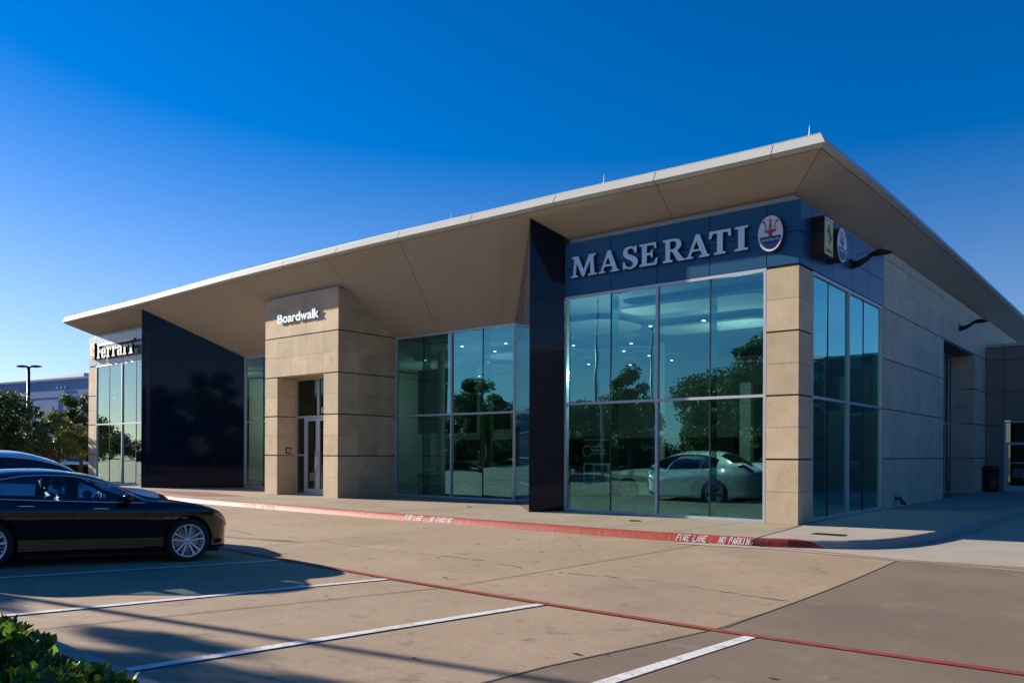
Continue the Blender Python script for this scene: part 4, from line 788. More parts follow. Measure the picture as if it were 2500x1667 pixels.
def build_car(name, label, paint, P=SED, cat='car', group=None, detail=True, see=False, lowres=False, rim='rim'):
    root = empty(name, (0, 0, 0), label=label, cat=cat, group=group)
    zc, zb, yb, z6, y6, z7, y7 = (pchip(*P[k]) for k in ('zc', 'zb', 'yb', 'z6', 'y6', 'z7', 'y7')); N_, T_ = P['nose'], P['tail']; wr = P['wr']; ax = (0.0, -P['wb']); AR = wr+.045
    def plan(x):
        f = 1.0
        if x > -.15: f = max(0.0, 1-((x+.15)/(N_+.15))**2.7)**(1/2.4)
        if x < -3.0: f = max(0.0, 1-((-3.0-x)/(-3.0-T_))**3.4)**(1/3.0)
        return f
    def hw(x): return P['half']*plan(x)*(1-.02*math.exp(-((x+1.6)/.8)**2)+.012*math.exp(-((x+3.0)/.4)**2)+.008*math.exp(-(x/.4)**2))
    zsc = P['roofz']/1.455 if P['roofz'] else 1
    zk = P['zb'][1][6]/.92
    def Y(x, z): return hw(x)*SIDEP(z/zk)
    def sill(x): return .19+.05*max(0, (x-.45))/.45*0+(.06 if x < -3.6 else 0)+(.02 if x > .5 else 0)
    def bot(x):
        b = sill(x)
        for c in ax:
            if abs(x-c) < AR: b = max(b, wr+math.sqrt(max(0, AR*AR-(x-c)**2)))
        return b
    xs_ = set()
    for a, b, n in ((T_, T_+.35, 12), (T_+.35, ax[1]-AR, 5), (ax[1]+AR, -1.70, 12), (-1.70, -1.54, 3), (-1.54, -AR, 12), (AR, N_-.3, 4), (N_-.3, N_, 14)):
        for i in range(n+1):
            t = i/n; t = (1-math.cos(t*PI/2)) if b == T_+.35 else (math.sin(t*PI/2) if b == N_ else t); xs_.add(round(a+(b-a)*t, 4))
    for c in ax:
        for k in range(25): xs_.add(round(c+AR*math.cos(PI*k/24), 4))
        xs_.add(round(c+AR+.002, 4)); xs_.add(round(c-AR-.002, 4))
    for v in (*P['xw'], *P['xr'], *P['gl'], *P['bp'], *P['cp']): xs_.add(v)
    X = sorted(xs_); X = [x for i, x in enumerate(X) if i == 0 or x-X[i-1] > .0015]
    NS, ND, NR, NT = 13, 5, 2, 7
    def col(x):
        b = bot(x); t = zb(x); pf = plan(x); R_ = [(Y(x, b)-.05*pf, b+.0), (Y(x, b), b)]
        for k in range(1, NS+1): z = b+(t-b)*k/NS; R_.append((Y(x, z) if k < NS else min(Y(x, z), yb(x)/.885*hw(x)*.925), z))
        ybelt = R_[-1][0]; s6 = min(1.0, y6(x)*pf/.98); a6 = min(ybelt*.985, y6(x)*pf**.8)
        for k in range(1, ND+1):
            u = k/ND; R_.append((ybelt+(a6-ybelt)*(u**1.15), t+(z6(x)-t)*u+.012*math.sin(PI*u)))
        a7 = min(a6*.96, y7(x)*pf**.8); z7v = z7(x); z6v = z6(x)
        for k in range(1, NR+1): u = k/NR; R_.append((a6+(a7-a6)*u, z6v+(z7v-z6v)*(u**.8)))
        zcv = zc(x)
        for k in range(1, NT+1): u = k/NT; R_.append((a7*(1-u), z7v+(zcv-z7v)*(1-(1-u)**2.2)))
        return R_
    C_ = [col(x) for x in X]; NV = len(C_[0]); iB = 1+NS; i6 = iB+ND; i7 = i6+NR
    bms = {}
    def get(k): return bms.setdefault(k, newbm())
    seamx = {'f': (-.70, -1.70), 'r': (-1.70, -2.60)}
    for s in (1, -1):
        for i in range(len(X)-1):
            xm = (X[i]+X[i+1])/2
            for j in range(NV-1):
                q = [(X[i], s*C_[i][j][0], C_[i][j][1]), (X[i+1], s*C_[i+1][j][0], C_[i+1][j][1]), (X[i+1], s*C_[i+1][j+1][0], C_[i+1][j+1][1]), (X[i], s*C_[i][j+1][0], C_[i][j+1][1])]
                key = 'body'; zm = (q[0][2]+q[2][2])/2
                if iB <= j < i6 and P['gl'][1] < xm < P['gl'][0] and not (P['bp'][1] < xm < P['bp'][0]): key = ('win', s)
                elif iB <= j < i6 and P['bp'][1] < xm < P['bp'][0]: key = ('pillar', s)
                elif j >= i7 and P['xw'][1] < xm < P['xw'][0]: key = 'screen'
                elif j >= i7 and P['xr'][1] < xm < P['xr'][0]: key = 'rear'
                elif detail and 1 <= j < iB and zm > .27 and seamx['f'][1] < xm < seamx['f'][0]: key = ('door', s, 0)
                elif detail and 1 <= j < iB and zm > .27 and seamx['r'][1] < xm < seamx['r'][0] and xm > ax[1]+AR: key = ('door', s, 1)
                bm = get(key); vs = [bm.verts.new(p) for p in (q if s > 0 else q[::-1])]; bm.faces.new(vs)
    def fin(k, name_, mat, par=None, grow=0):
        if k not in bms: return None
        bm = bms[k]; bmesh.ops.remove_doubles(bm, verts=bm.verts, dist=.0008); bmesh.ops.dissolve_degenerate(bm, dist=.0005, edges=bm.edges); bmesh.ops.recalc_face_normals(bm, faces=bm.faces)
        f = max(bm.faces, key=lambda f: abs(f.calc_center_median().y)); 
        if f.normal.y*f.calc_center_median().y < 0: bmesh.ops.reverse_faces(bm, faces=bm.faces)
        return obj(name_, bm, mat, par or root, True)
    body = fin('body', 'body', paint)
    # black gap lines, rocker strip and underside belong to the body
    glass = 'carglass' if see else 'carglass_d'
    fin('screen', 'windscreen', glass); fin('rear', 'rear_window', glass); fin(('win', 1), 'side_window', glass); fin(('win', -1), 'side_window', glass)
    for s in (1, -1): fin(('pillar', s), 'door_pillar', 'paint_black' if paint == 'paint_black' else 'carglass_d')
    doors = {}
    for s in (1, -1):
        for k in (0, 1):
            dr = fin(('door', s, k), 'door', paint); doors[s, k] = dr
            if dr is None: continue
            xc = (-1.44, -2.42)[k]; z = (.835, .865)[k]*zk; bm = newbm(); yy = Y(xc, z)
            rows = []
            for t in range(9):
                u = t/8; x = xc+.22*u; yv = Y(x, z)+.006+.022*math.sin(PI*u)**.5; h = .012*(.4+.6*math.sin(PI*u)**.5)
                rows.append([bm.verts.new((x, s*(yv+h*math.cos(a)), z+.01*u*0+h*1.1*math.sin(a))) for a in [2*PI*m/8 for m in range(8)]])
            for a, b in zip(rows[:-1], rows[1:]):
                for m in range(8): bm.faces.new((a[m], a[(m+1) % 8], b[(m+1) % 8], b[m]))
            obj('handle', bm, 'chrome' if paint in ('paint_black', 'paint_silver') else paint, dr, True)
    if detail:
        for s in (1, -1):
            for xg, tilt in ((-.70, .0), (-1.70, .03), (-2.60, -.0)):
                bm = newbm(); zz = [.27+(zb(xg)-.272)*k/14 for k in range(15)]; 
                for a, b in zip(zz[:-1], zz[1:]):
                    if xg == -2.60 and a < .62: continue
                    pa = [(xg-.004, s*(Y(xg-.004, a)+.0015), a), (xg+.004, s*(Y(xg+.004, a)+.0015), a), (xg+.004, s*(Y(xg+.004, b)+.0015), b), (xg-.004, s*(Y(xg-.004, b)+.0015), b)]; face(bm, pa if s > 0 else pa[::-1])
                obj('door_gap', bm, 'black', body)
        # bright strip round the side windows
        for s in (1, -1):
            bm = newbm(); lo_, hi_ = [], []
            for i, x in enumerate(X):
                if P['gl'][1]-.02 <= x <= P['gl'][0]+.06: lo_.append((x, s*(C_[i][iB][0]+.004), C_[i][iB][1])); hi_.append((x, s*(C_[i][i6][0]+.005), C_[i][i6][1]+.004))
            tube(bm, lo_+hi_[::-1]+lo_[:1], .0085, 6)
            obj('window_trim', bm, 'chrome' if paint in ('paint_black', 'paint_silver') else 'silicone', body, True)
        for s in (1, -1):
            for k in range(3):
                bm = newbm(); xa = -.42+.135*k; z = .70*zk; tube(bm, [(xa, s*(Y(xa, z)+.004), z-.008), (xa+.07, s*(Y(xa+.07, z)+.005), z-.006), (xa+.105, s*(Y(xa+.105, z)+.004), z+.012)], [.004, .0075, .003], 6)
                obj('side_vent', bm, 'chrome', body, True)
    bm = newbm(); box(bm, T_+.35, N_-.28, -.74*P['half'], .74*P['half'], .15, .34); box(bm, ax[1]+.46, -.46, -.90*P['half'], .90*P['half'], .152, .24)
    for c in ax:
        for s in (1, -1):
            for k in range(24):
                a, b = PI*k/24-.0, PI*(k+1)/24; r_ = AR+.0
                face(bm, [(c+r_*math.cos(a), s*hw(c)*.95, wr+r_*math.sin(a)), (c+r_*math.cos(b), s*hw(c)*.95, wr+r_*math.sin(b)), (c+r_*math.cos(b), s*.55, wr+r_*math.sin(b)), (c+r_*math.cos(a), s*.55, wr+r_*math.sin(a))])
            face(bm, [(c-AR, s*.56, .15), (c+AR, s*.56, .15), (c+AR, s*.56, wr+AR), (c-AR, s*.56, wr+AR)])
    obj('underbody', bm, 'black', root)
    # wheels
    for wi, c in enumerate(ax):
        for s in (1, -1):
            yo = s*(hw(c)*.992-.012); yaxis = Vector((0, s, 0)); cc = Vector((c, yo, wr)); nseg = 48 if see else 32
            w = empty('wheel', (0, 0, 0)); w.parent = root; rr = wr*.745
            bm = newbm(); lathe(bm, [(rr, -.02), (rr+.012, -.004), (wr-.035, .0), (wr-.012, -.012), (wr, -.04), (wr, -.20), (wr-.02, -.235), (rr, -.24)], cc, yaxis, nseg); obj('tyre', bm, 'tyre', w, True, True)
            bm = newbm(); lathe(bm, [(rr-.02, -.022), (rr-.016, -.012), (rr, -.010), (rr+.004, -.016), (rr-.012, -.05), (rr-.03, -.10), (rr-.035, -.22)], cc, yaxis, nseg)
            ex = Vector((1, 0, 0)); ez = Vector((0, 0, 1)); lathe(bm, [(0, -.026), (.022, -.028), (.03, -.036), (.05, -.045), (.052, -.07)], cc, yaxis, 20)
            ns_ = 5
            for k in range(ns_):
                for dlt in (-.16, .16):
                    a0 = 2*PI*k/ns_+.35; a1 = a0+dlt*1.35; d0 = ex*math.cos(a0)+ez*math.sin(a0); d1 = ex*math.cos(a1)+ez*math.sin(a1); n1 = yaxis.cross(d1)
                    p0 = cc+d0*.04+n1*dlt*.08; p1 = cc+d1*(rr-.014); hw_ = (.010, .0165) if see else (.014, .018); o0, o1 = yaxis*-.04, yaxis*-.017
                    q = [p0-n1*hw_[0]+o0, p1-n1*hw_[1]+o1, p1+n1*hw_[1]+o1, p0+n1*hw_[0]+o0]
                    prism(bm, q, yaxis*-.018)
                if see:
                  for dl in (-.11, .11):
                    a1 = 2*PI*(k+.5)/ns_+.35+dl; d1 = ex*math.cos(a1)+ez*math.sin(a1); n1 = yaxis.cross(d1); prism(bm, [cc+d1*.05-n1*.003+yaxis*-.055, cc+d1*(rr-.015)-n1*.0035+yaxis*-.045, cc+d1*(rr-.015)+n1*.0035+yaxis*-.045, cc+d1*.05+n1*.003+yaxis*-.055], yaxis*-.012)
            obj('rim', bm, rim, w, False, True)
            bm = newbm(); lathe(bm, [(.05, -.09), (rr*.72, -.09), (rr*.72, -.11)], cc, yaxis, 32); lathe(bm, [(0, -.12), (rr*.95, -.12)], cc, yaxis, 32, 1); obj('brake_disc', bm, ['brake', 'black'], w)
            bm.free() if False else None
    # lamps, grille, mirrors
    for s in (1, -1):
        bm = newbm(); rows = []
        for i in range(13):
            t = i/12; x = N_-.50+.42*t; zc_ = (zb(x)-.055-.035*t); hh = .012+.05*math.sin(PI*min(1, .12+.80*t)); rows.append([bm.verts.new((x+.004, s*(Y(x, zc_+hh*(v-.5)*1.0)+.004), zc_+hh*(v-.5)*1.6)) for v in (0, .25, .5, .75, 1)])
        for a, b in zip(rows[:-1], rows[1:]):
            for k in range(4): q = (a[k], b[k], b[k+1], a[k+1]); bm.faces.new(q if s > 0 else q[::-1])
        hl = obj('headlight', bm, 'headlamp', root, True)
        if see or detail:
            bm = newbm(); pts = []
            for i in range(9): x = N_-.34+.27*i/8; z = zb(x)-.085-.02*i/8; pts.append((x+.005, s*(Y(x, z)+.008), z))
            tube(bm, pts, .006, 6); obj('lamp_bezel', bm, 'chrome', hl, True)
        bm = newbm(); rows = []
        for i in range(11):
            t = i/10; x = T_+.38-.33*t; zc_ = zb(x)-.10+.01*t; hh = .015+.10*math.sin(PI*min(1, .1+.6*t)); rows.append([bm.verts.new((x, s*(Y(x, zc_+hh*(v-.5))+.005), zc_+hh*(v-.5))) for v in (0, .33, .66, 1)])
        for a, b in zip(rows[:-1], rows[1:]):
            for k in range(3): q = (a[k], a[k+1], b[k+1], b[k]); bm.faces.new(q if s > 0 else q[::-1])
        obj('tail_light', bm, 'taillamp', root, True)
        bm = newbm(); rows = []; zm_ = .985*zk; mx = -1.0
        for i in range(11):
            t = i/10; yv = s*(P['half']*.885+.02+.245*t); g = math.sin(PI*(.08+.86*t))**.55; rows.append([bm.verts.new((mx+.03*t*0+.085*g*math.cos(a)*(1.15 if math.cos(a) > 0 else .55), yv, zm_+.075*g*math.sin(a))) for a in [2*PI*k/14 for k in range(14)]])
        for a, b in zip(rows[:-1], rows[1:]):
            for k in range(14): bm.faces.new((a[k], a[(k+1) % 14], b[(k+1) % 14], b[k]))
        bm.faces.new(rows[0]); bm.faces.new(rows[-1]); tube(bm, [(mx+.02, s*(P['half']*.86), zm_-.07), (mx, s*(P['half']*.885+.08), zm_-.03)], [.035, .025], 8); obj('mirror', bm, paint, root, True, True)
    bm = newbm(); zg = zb(N_-.05)-.16*zk; gw, gh = .42, .135*zk
    for k in range(24):
        a, b = 2*PI*k/24, 2*PI*(k+1)/24; gx = lambda y: N_-.02-.10*abs(y/.42)**2.5+.012
        e = lambda q, r_: (gx(gw*math.cos(q)*r_), gw*math.cos(q)*r_, zg+gh*math.sin(q)*r_)
        f = bm.faces.new([bm.verts.new(e(a, 1.0)), bm.verts.new(e(b, 1.0)), bm.verts.new(e(b, 1.1)), bm.verts.new(e(a, 1.1))]); f.material_index = 1
        f = bm.faces.new([bm.verts.new(e(a, .0)), bm.verts.new(e(a, .5)), bm.verts.new(e(b, .5))]); bm.faces.new([bm.verts.new(e(a, .5)), bm.verts.new(e(a, 1)), bm.verts.new(e(b, 1)), bm.verts.new(e(b, .5))])
    for k in range(-5, 6):
        y = k*.07; h = gh*math.sqrt(max(0, 1-(y/gw)**2))*.95; bmf = [(gx(y)+.006, y-.005, zg-h), (gx(y)+.006, y+.005, zg-h), (gx(y)+.006, y+.005, zg+h), (gx(y)+.006, y-.005, zg+h)]; face(bm, bmf, 1)
    obj('grille', bm, ['black', 'chrome'], root)
    bm = newbm()                                   # lower lip at the front
    pts = []
    for k in range(21): y = -.78+1.56*k/20; pts.append((N_+.015-.62*abs(y/.78)**3.2*.9, y*P['half']/.955, .215))
    tube(bm, pts, .018, 6); obj('bumper_lip', bm, paint, body, True)
    if see:
        bm = newbm(); box(bm, -2.9, -.30, -.70, .70, .34, .40); box(bm, -.95, -.50, -.78, .78, .62, .90); box(bm, -3.45, -2.75, -.68, .68, .78, .93)
        obj('cabin', bm, 'leather', root)
        for xs0, ys0 in ((-1.42, .37), (-1.42, -.37), (-2.48, .38), (-2.48, -.38)):
            st = empty('seat', (0, 0, 0)); st.parent = root
            bm = newbm(); box(bm, xs0-.10, xs0+.42, ys0-.24, ys0+.24, .40, .56)
            m_ = Matrix.Translation((xs0-.12, ys0, .52)) @ Matrix.Rotation(rad(-20), 4, 'Y'); box(bm, -.07, .07, -.235, .235, 0, .56, mat=m_)
            bmesh.ops.bevel(bm, geom=bm.edges[:], offset=.045, segments=3, affect='EDGES'); obj('cushion', bm, 'leather', st, True)
            bm = newbm(); box(bm, -.055, .05, -.135, .135, .615, .815, mat=m_); bmesh.ops.bevel(bm, geom=bm.edges[:], offset=.045, segments=4, affect='EDGES'); obj('headrest', bm, 'leather', st, True)
            for yy in (-.06, .06): bm = newbm(); tube(bm, [m_ @ Vector((0, yy, .54)), m_ @ Vector((0, yy, .64))], .007, 6); obj('headrest_post', bm, 'darkmetal', st, True)
        bm = newbm(); cw = Vector((-1.02, .37, .90)); na = Vector((-.88, 0, .38)).normalized(); a_ = Vector((0, 1, 0)); b_ = na.cross(a_)
        tube(bm, [cw+(a_*math.cos(2*PI*k/24)+b_*math.sin(2*PI*k/24))*.18 for k in range(25)], .016, 8); tube(bm, [cw-na*.0, cw-na*.3], .03, 8)
        for an in (0, PI, -PI/2): tube(bm, [cw, cw+(a_*math.cos(an)+b_*math.sin(an))*.17], .014, 6)
        obj('steering_wheel', bm, 'leather', root, True)
        bm = newbm(); box(bm, -1.12, -1.09, -.12, .12, 1.24, 1.31); bmesh.ops.bevel(bm, geom=bm.edges[:], offset=.012, segments=2, affect='EDGES'); obj('rear_view_mirror', bm, 'leather', root, True)
    return root
def put(root, x, y, z, head, sc=1.0, pitch=0.0, roll=0.0):
    """x, y is where the front axle's centre stands; head = direction the nose points to, degrees from +x"""
    root.rotation_mode = 'QUATERNION'; root.rotation_quaternion = (Matrix.Rotation(rad(head), 4, 'Z') @ Matrix.Rotation(pitch, 4, 'Y') @ Matrix.Rotation(roll, 4, 'X')).to_quaternion()
    root.location = (x, y, z); root.scale = (sc,)*3; return root
hero = build_car('parked_car', 'glossy black sedan parked nearest the camera with chrome window trim', 'paint_black', dict(SED, wb=2.78), see=True, group='cars parked in the front lot'); put(hero, -5.99, -11.33, .035, 90-7, .945, .045)
sil = build_car('parked_car', 'white sport utility, bluish in shade, parked just beyond the black sedan', 'paint_silver', SUVP, group='cars parked in the front lot'); put(sil, -8.87, -10.8, .03, 90-3, .97, .04)
suv = build_car('display_car', 'white sport utility inside the corner showroom, nose to the left', 'paint_white', SUVP, group='cars inside the showroom'); put(suv, -7.25, 5.75, .158, 180, 1.0)
wc_ = build_car('display_car', 'pale coupe inside the middle showroom behind the round column', 'paint_grey', COUP, group='cars inside the showroom'); put(wc_, -18.2, 7.3, .158, 178)
dk = build_car('display_car', 'very dark red sedan inside the middle showroom by the glass', 'paint_dark', SED, group='cars inside the showroom'); put(dk, -13.9, 4.9, .158, 205)
rc = build_car('display_car', 'bright red coupe inside, seen in the narrow window left of the portal', 'paint_red', COUP, group='cars inside the showroom'); put(rc, -24.9, 5.1, .158, 300)

# ------------------------------------------------------------------ trees, hedge, street light, far buildings
def make_tree(name, label, cat, hgt, rx, rz_, trunk_h, nleaf, leaf, ls, seed, group=None, limbs=7, cl=60, clr=.55, trunk_r=.14):
    rnd = random.Random(seed); root = empty(name, (0, 0, 0), label=label, cat=cat, group=group)
    bm = newbm(); zc_ = hgt-rz_; tube(bm, [(0, 0, -.1), (.04, .02, trunk_h*.6), (0, .06, trunk_h), (.05, 0, zc_+rz_*.4)], [trunk_r, trunk_r*.8, trunk_r*.65, trunk_r*.15], 9)
    tips = []
    for k in range(limbs):
        a = 2*PI*k/limbs+rnd.uniform(-.3, .3); r_ = rx*rnd.uniform(.5, .85); z1 = zc_+rz_*rnd.uniform(-.4, .6); z0 = trunk_h*rnd.uniform(.75, 1.05)
        m = Vector((r_*.45*math.cos(a), r_*.45*math.sin(a), z0+(z1-z0)*.55)); e = Vector((r_*math.cos(a), r_*math.sin(a), z1)); tube(bm, [(0, 0, z0), m, e], [trunk_r*.42, trunk_r*.25, .02], 6); tips.append(e)
    obj('trunk', bm, 'bark', root, True)
    cents = []
    for k in range(cl):
        while True:
            v = Vector((rnd.uniform(-1, 1), rnd.uniform(-1, 1), rnd.uniform(-1, 1)))
            if .30 < v.length < 1: break
        v *= rnd.uniform(.85, 1.08); v.z = max(v.z, -.8); cents.append((Vector((v.x*rx*.9, v.y*rx*.9, zc_+v.z*rz_*.9)), clr*rnd.uniform(.6, 1.25)))
    rn = np.random.default_rng(seed); idx = rn.integers(0, cl, nleaf); d = rn.normal(size=(nleaf, 3)); d /= np.linalg.norm(d, axis=1)[:, None]; rad_ = rn.random(nleaf)**.4
    C0 = np.array([c[0][:] for c in cents])[idx]; R0 = np.array([c[1] for c in cents])[idx]; P_ = C0+d*(rad_*R0)[:, None]*np.array([1, 1, .75])
    n = rn.normal(size=(nleaf, 3)); n += d*.9+np.array([0, 0, .5]); n /= np.linalg.norm(n, axis=1)[:, None]; t = np.cross(n, rn.normal(size=(nleaf, 3))); t /= np.linalg.norm(t, axis=1)[:, None]; b = np.cross(n, t); sz = ls*rn.uniform(.6, 1.3, nleaf)[:, None]
    V_ = np.stack([P_-t*sz, P_-b*sz*.45+n*sz*.1, P_+t*sz, P_+b*sz*.45+n*sz*.1], 1).reshape(-1, 3)
    me = D.meshes.new('crown'); me.from_pydata(V_.tolist(), [], [(4*i, 4*i+1, 4*i+2, 4*i+3) for i in range(nleaf)]); me.materials.append(MT[leaf]); link(D.objects.new('crown', me), root)
    return root
tg = 'trees beyond the parking lot'
T1 = make_tree('oak_tree', 'broad dark oak at the left edge behind the parked cars', 'tree', 5.3, 2.9, 2.3, 1.5, 15000, 'leaf', .12, 11, tg, cl=70, clr=.7); p = at(-50, 1104, 44); T1.location = (p.x, p.y, 0)
T2 = make_tree('oak_tree', 'glossy leaved oak touching the left end of the showroom', 'tree', 5.4, 1.75, 2.2, 1.5, 13000, 'leaf', .10, 12, tg, cl=60, clr=.5); p = at(196, 1104, 50); T2.location = (p.x, p.y, 0)
T3 = make_tree('small_tree', 'pale feathery small tree below the oak beside the showroom end', 'tree', 3.7, 1.9, 1.3, 1.1, 7000, 'leaf2', .09, 13, tg, cl=40, clr=.45, trunk_r=.07); p = at(140, 1104, 44); T3.location = (p.x, p.y, 0)
T4 = make_tree('cypress_tree', 'thin dark cypress between the two oaks, left of the pair', 'tree', 6.9, .5, 2.8, .9, 4000, 'leaf3', .09, 14, tg, cl=30, clr=.3, limbs=4, trunk_r=.07); p = at(92, 1104, 62); T4.location = (p.x, p.y, 0); T4.scale = (.8, .8, .8)
T5 = copy_tree(T4); p = at(103, 1104, 62); T5.location = (p.x, p.y, 0); T5.scale = (.75, .75, .74); T5['label'] = 'thin dark cypress between the two oaks, right of the pair'
T6 = make_tree('small_tree', 'low dull bushy tree in the gap under the left oak', 'tree', 3.0, 2.0, 1.2, .8, 8000, 'leaf3', .10, 15, tg, cl=40, clr=.55, trunk_r=.08); p = at(78, 1104, 54); T6.location = (p.x, p.y, 0)
T8 = copy_tree(T6); p = at(215, 1104, 66); T8.location = (p.x, p.y, 0); T8.scale = (1.2, 1.2, 1.0); T8['label'] = 'dark bushy tree low behind the oak at the showroom end'
# trees opposite the showroom: seen mirrored in its glass
rg = 'trees across the lot mirrored in the glass'
for i, (x, y, s, src, lab) in enumerate((
   (-9.0, -21.0, 1.16, T2, 'tall oak mirrored in the pane beside the corner pier'), (-12.5, -24.5, .95, T1, 'oak mirrored left of the tallest mirrored one, in the corner glass'), (-25.5, -28.5, .84, T1, 'round oak mirrored low in the left corner pane'),
   (-29.5, -33, .9, T1, 'wide oak mirrored behind the flagpoles in the corner glass'), (-33, -22, 1.05, T2, 'oak mirrored at the right of the middle windows'), (-40, -30, 1.0, T1, 'oak mirrored low in the middle windows'),
   (-52, -28, 1.1, T1, 'oak mirrored in the wide black wall near its left edge'), (-76, -32, .8, T2, 'oak mirrored in the far left windows'), (-20, -40, 1.0, T1, 'far oak mirrored low between others in the corner glass'), (-46, -42, 1.1, T1, 'far oak mirrored in the narrow window by the portal'))):
    c = copy_tree(src); c.location = (x, y, .3); c.rotation_euler.z = i*1.3; s *= 1.22; c.scale = (s*1.1, s*1.1, s); c['label'] = lab; c['group'] = rg
for i in range(15):
    c = copy_tree((T1, T2, T6)[i % 3]); c.location = (-112+i*9.5+3*math.sin(i*2.3), -62-8*math.sin(i*1.7), .3); c.rotation_euler.z = i*.9; k = 1.35+.25*math.sin(i*3.1); c.scale = (k, k, k)
    c['label'] = 'tree in the row beyond the far edge of the lot, mirrored in the glass'; c['group'] = 'far row of trees mirrored in the glass'
TB = make_tree('shrub', 'dense shrub at the far edge of the lot, mirrored in the glass', 'shrub', 4.3, 3.6, 2.2, .5, 9000, 'leaf3', .16, 21, 'far shrubs mirrored in the glass', limbs=4, cl=60, clr=.9, trunk_r=.08); TB.location = (-100, -52, .3)
for i in range(1, 27):
    c = copy_tree(TB); c.location = (-100+i*5.2, -50-5*math.sin(i*1.9), .3); c.rotation_euler.z = i*1.7; k = 1.0+.22*math.sin(i*2.7); c.scale = (1.15, 1.15, k)
for i in range(26):
    c = copy_tree(TB); c.location = (-88+i*4.1, -30.5-1.5*math.sin(i*2.1)-.06*i, .3); c.rotation_euler.z = i*2.3; k = .42+.10*math.sin(i*2.9); c.scale = (.72, .60, k); c['label'] = 'low shrub in the bed across the lot, mirrored in the glass'; c['group'] = 'low shrubs mirrored in the glass'
for i in range(16):
    c = copy_tree(TB); c.location = (-104-i*3.2, -50+i*5.0, .1); c.rotation_euler.z = i*2.3; k = 1.0+.2*math.sin(i*2.9); c.scale = (1.1, 1.1, k)
# off-frame tree and pole whose shadows fall across the stalls
c = copy_tree(T2); c.location = (-15.5, -18.7, .4); c.scale = (.95, .8, 1.1); c['label'] = 'oak standing outside the left edge, its shadow lying over the stalls'; c['group'] = rg
# flagpoles mirrored in the glass
fp = None
for x, y, h, lab in ((-16.9, -17.5, 9.4, 'tall flagpole mirrored in the second corner pane'), (-19.6, -28.2, 9.3, 'flagpole mirrored beside the corner window post'), (-37.5, -15.0, 9.5, 'flagpole mirrored in the wide black wall')):
    if fp is None:
        fp = r = empty('flagpole', (0, 0, 0), label=lab, cat='flagpole', group='flagpoles across the lot')
        bm = newbm(); tube(bm, [(0, 0, 0), (0, 0, 5), (0, 0, h)], [.09, .075, .04], 12); obj('pole', bm, 'alu', r, True); bm = newbm(); lathe(bm, [(0, -.1), (.09, -.05), (.11, .03), (.08, .1), (0, .13)], (0, 0, h+.08), (0, 0, 1), 14); obj('ball', bm, 'bronze', r, True)
        bm = newbm(); tube(bm, [(.12, 0, 1.2), (.17, .01, 4), (.10, 0, h-.1)], .012, 5); obj('rope', bm, 'signskytint', r, True)
    else: r = copy_tree(fp)
    r.location = (x, y, .3); r['label'] = lab
# hedge in the lower left corner: leafy shrub mass
def hedge(name, label, regions, nleaf, ls, seed, par=None):
    rn = np.random.default_rng(seed); root = empty(name, (0, 0, 0), label=label, cat='hedge'); V_ = []; F_ = []
    rnd = random.Random(seed); bm = newbm()
    for k in range(nleaf):
        x, y, top = regions(rn); z0 = gz(x, y)+.02; h = top*rn.random()**.28; p = Vector((x, y, z0+h)); up_ = Vector((rn.normal()*.75, rn.normal()*.75, 1.0)).normalized(); d = up_
        side = d.cross(Vector(rn.normal(size=3))).normalized(); nn = d.cross(side); L = ls*rn.uniform(.7, 1.25); w = L*.30; b = len(V_)
        V_ += [p, p+d*L*.30-side*w*.8+nn*.006, p+d*L*.68-side*w*.95+nn*.0, p+d*L-nn*L*.08, p+d*L*.68+side*w*.95, p+d*L*.30+side*w*.8+nn*.006, p+d*L*.30-nn*.008, p+d*L*.68-nn*.010]
        F_ += [(b, b+1, b+6), (b+1, b+2, b+7, b+6), (b+2, b+3, b+7), (b, b+6, b+5), (b+6, b+7, b+4, b+5), (b+7, b+3, b+4)]
        if k % 14 == 0: tube(bm, [(x, y, z0-.1), (x+rn.normal()*.03, y+rn.normal()*.03, z0+h*.9)], [.006, .003], 5)
    me = D.meshes.new('foliage'); me.from_pydata([tuple(v) for v in V_], [], F_); me.materials.append(MT['hedgeleaf'])
    for pl in me.polygons: pl.use_smooth = True
    link(D.objects.new('foliage', me), root); obj('stem', bm, 'bark', root); return root
def hreg(rn):
    while True:
        x = rn.uniform(-1.6, 3.6); y = rn.uniform(-17.0, -15.55)
        edge = -15.62-.10*math.sin(x*2.1)-.06*math.sin(x*5.3+1)-(x-1.0)*.16*(x > 1.0)
        if y > edge: continue
        return x, y, .31+.04*math.sin(x*3+y*2)+.03*math.sin(x*7.1)-(.10 if y > edge-.12 else 0)-max(0, x-1.3)*.10
hedge('hedge', 'low glossy green hedge in the lower left corner', hreg, 12000, .080, 5)
bm = newbm(); pts = [(-6, -15.35), (3.3, -15.75), (4.2, -16.2), (4.2, -17.4), (-6, -17.4)]; prism(bm, [(x, y, gz(x, y)-.02) for x, y in pts][::-1], (0, 0, .03)); struct('planting_bed', bm, 'bark')
bm = newbm(); strip(bm, [(-7, -15.10), (2.2, -15.38), (3.5, -15.55)], .14, .06); strip(bm, [(-7, -15.03), (2.2, -15.31), (3.5, -15.48)], .02, .03); struct('bed_curb', bm, 'apron')
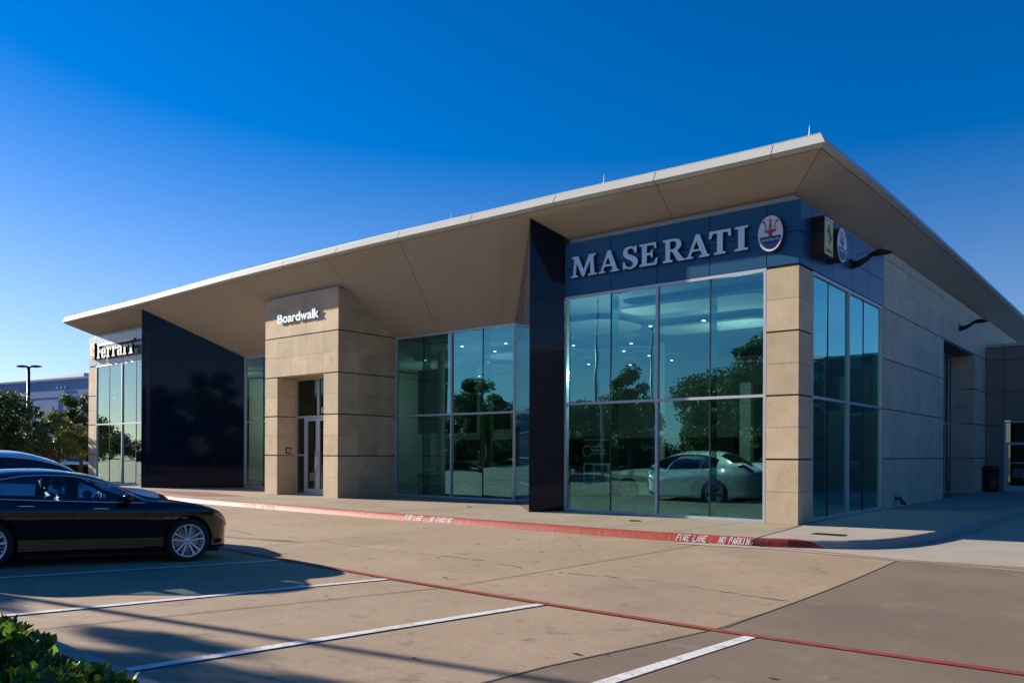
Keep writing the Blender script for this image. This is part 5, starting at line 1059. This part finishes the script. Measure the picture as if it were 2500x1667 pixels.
# dark clipped hedge before the far parked cars
rr_ = empty('hedge', (0, 0, 0), label='dark clipped hedge in front of the far parked cars', cat='hedge'); rn = np.random.default_rng(8)
A_, B_ = at(120, 1150, 52), at(260, 1150, 52); V_, F_ = [], []
for k in range(5000):
    t = rn.random(); p = A_+(B_-A_)*t; p = Vector((p.x+rn.uniform(-.5, .5), p.y+rn.uniform(-.5, .5), .0+.85*rn.random()**.5)); a = Vector(rn.normal(size=3)).normalized()*.07; b_ = a.cross(Vector(rn.normal(size=3))).normalized()*.05; b = len(V_); V_ += [p-a, p-b_, p+a, p+b_]; F_.append((b, b+1, b+2, b+3))
me = D.meshes.new('foliage'); me.from_pydata([tuple(v) for v in V_], [], F_); me.materials.append(MT['leaf3']); link(D.objects.new('foliage', me), rr_)
# far parked cars (small in the photo)
far = None
for i, (px, dep, hd, sc, paint, lab) in enumerate(((150, 64, 100, 1, 'paint_silver', 'distant pale car parked left of the sun-struck one'), (188, 60, 130, 1, 'paint_white', 'distant white car with sun glinting off it beside the showroom end'), (212, 72, 100, 1, 'paint_grey', 'distant grey car half hidden by the showroom end'))):
    c = build_car('distant_car', lab, paint, SED, group='cars parked far away', detail=False); p = at(px, 1104, dep); put(c, p.x, p.y, .02, hd)
p = at(69, 1104, 62); r = empty('street_lamp', (p.x, p.y, 0), YAW, label='twin headed parking lot lamp on a tall dark pole', cat='street lamp')
bm = newbm(); tube(bm, [(0, 0, 0), (0, 0, 8.15)], [.15, .11], 12); obj('pole', bm, 'darkmetal', r, True)
for s in (1, -1):
    bm = newbm(); lathe(bm, [(0, -.07), (.2, -.06), (.45, -.02), (.50, .02), (.38, .09), (0, .13)], (s*.52, 0, 8.2), (0, 0, 1), 18); tube(bm, [(0, 0, 8.15), (s*.3, 0, 8.24)], .07, 8)
    for v in bm.verts: v.co.y *= .6
    obj('lamp_head', bm, 'darkmetal', r, True)
# far building: long blue shaded slab
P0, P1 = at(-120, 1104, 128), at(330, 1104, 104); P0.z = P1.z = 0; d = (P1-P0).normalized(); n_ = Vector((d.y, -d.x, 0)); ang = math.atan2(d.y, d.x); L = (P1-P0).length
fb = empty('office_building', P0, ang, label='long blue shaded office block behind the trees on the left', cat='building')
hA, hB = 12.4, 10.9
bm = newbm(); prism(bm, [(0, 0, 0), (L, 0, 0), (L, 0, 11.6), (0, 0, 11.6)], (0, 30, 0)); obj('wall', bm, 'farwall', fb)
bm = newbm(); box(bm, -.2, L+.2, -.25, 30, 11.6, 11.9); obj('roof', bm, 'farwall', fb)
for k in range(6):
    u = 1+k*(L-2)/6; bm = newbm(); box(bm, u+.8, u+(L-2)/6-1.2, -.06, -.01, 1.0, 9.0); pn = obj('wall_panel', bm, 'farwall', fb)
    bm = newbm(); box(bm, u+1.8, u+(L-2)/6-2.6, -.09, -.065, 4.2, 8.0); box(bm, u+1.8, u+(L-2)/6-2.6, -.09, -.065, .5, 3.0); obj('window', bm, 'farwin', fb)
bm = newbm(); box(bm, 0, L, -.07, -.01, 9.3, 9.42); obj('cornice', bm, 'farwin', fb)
bm = newbm()
for k in range(3): lathe(bm, [(0, 0), (.22, 0), (.22, .05)], (L*.63+k*.95, -.1, 10.6), (0, -1, 0), 12)
obj('sign_disc', bm, 'signskytint', fb)
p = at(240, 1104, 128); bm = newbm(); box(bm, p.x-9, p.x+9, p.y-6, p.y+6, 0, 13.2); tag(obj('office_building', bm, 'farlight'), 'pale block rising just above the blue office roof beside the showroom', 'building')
# dark block across the side drive, mirrored in the side glass
bm = newbm(); box(bm, 34, 50, -20, 60, 0, 9.5); q = obj('warehouse_building', bm, 'indark'); tag(q, 'dark block outside the right edge, mirrored in the side windows', 'building')
bm = newbm(); box(bm, 33.8, 50.1, -20.1, 60.1, 9.5, 9.8); obj('roof', bm, 'darkmetal', q)
bm = newbm()
p = at(64, 1104, 58); tag(obj('fire_sign', (lambda b: (box(b, p.x-.25, p.x+.25, p.y-.02, p.y+.02, 1.2, 2.4), b)[1])(newbm()), 'redpaint'), 'small red upright sign under the left oak', 'sign')
bm.free()
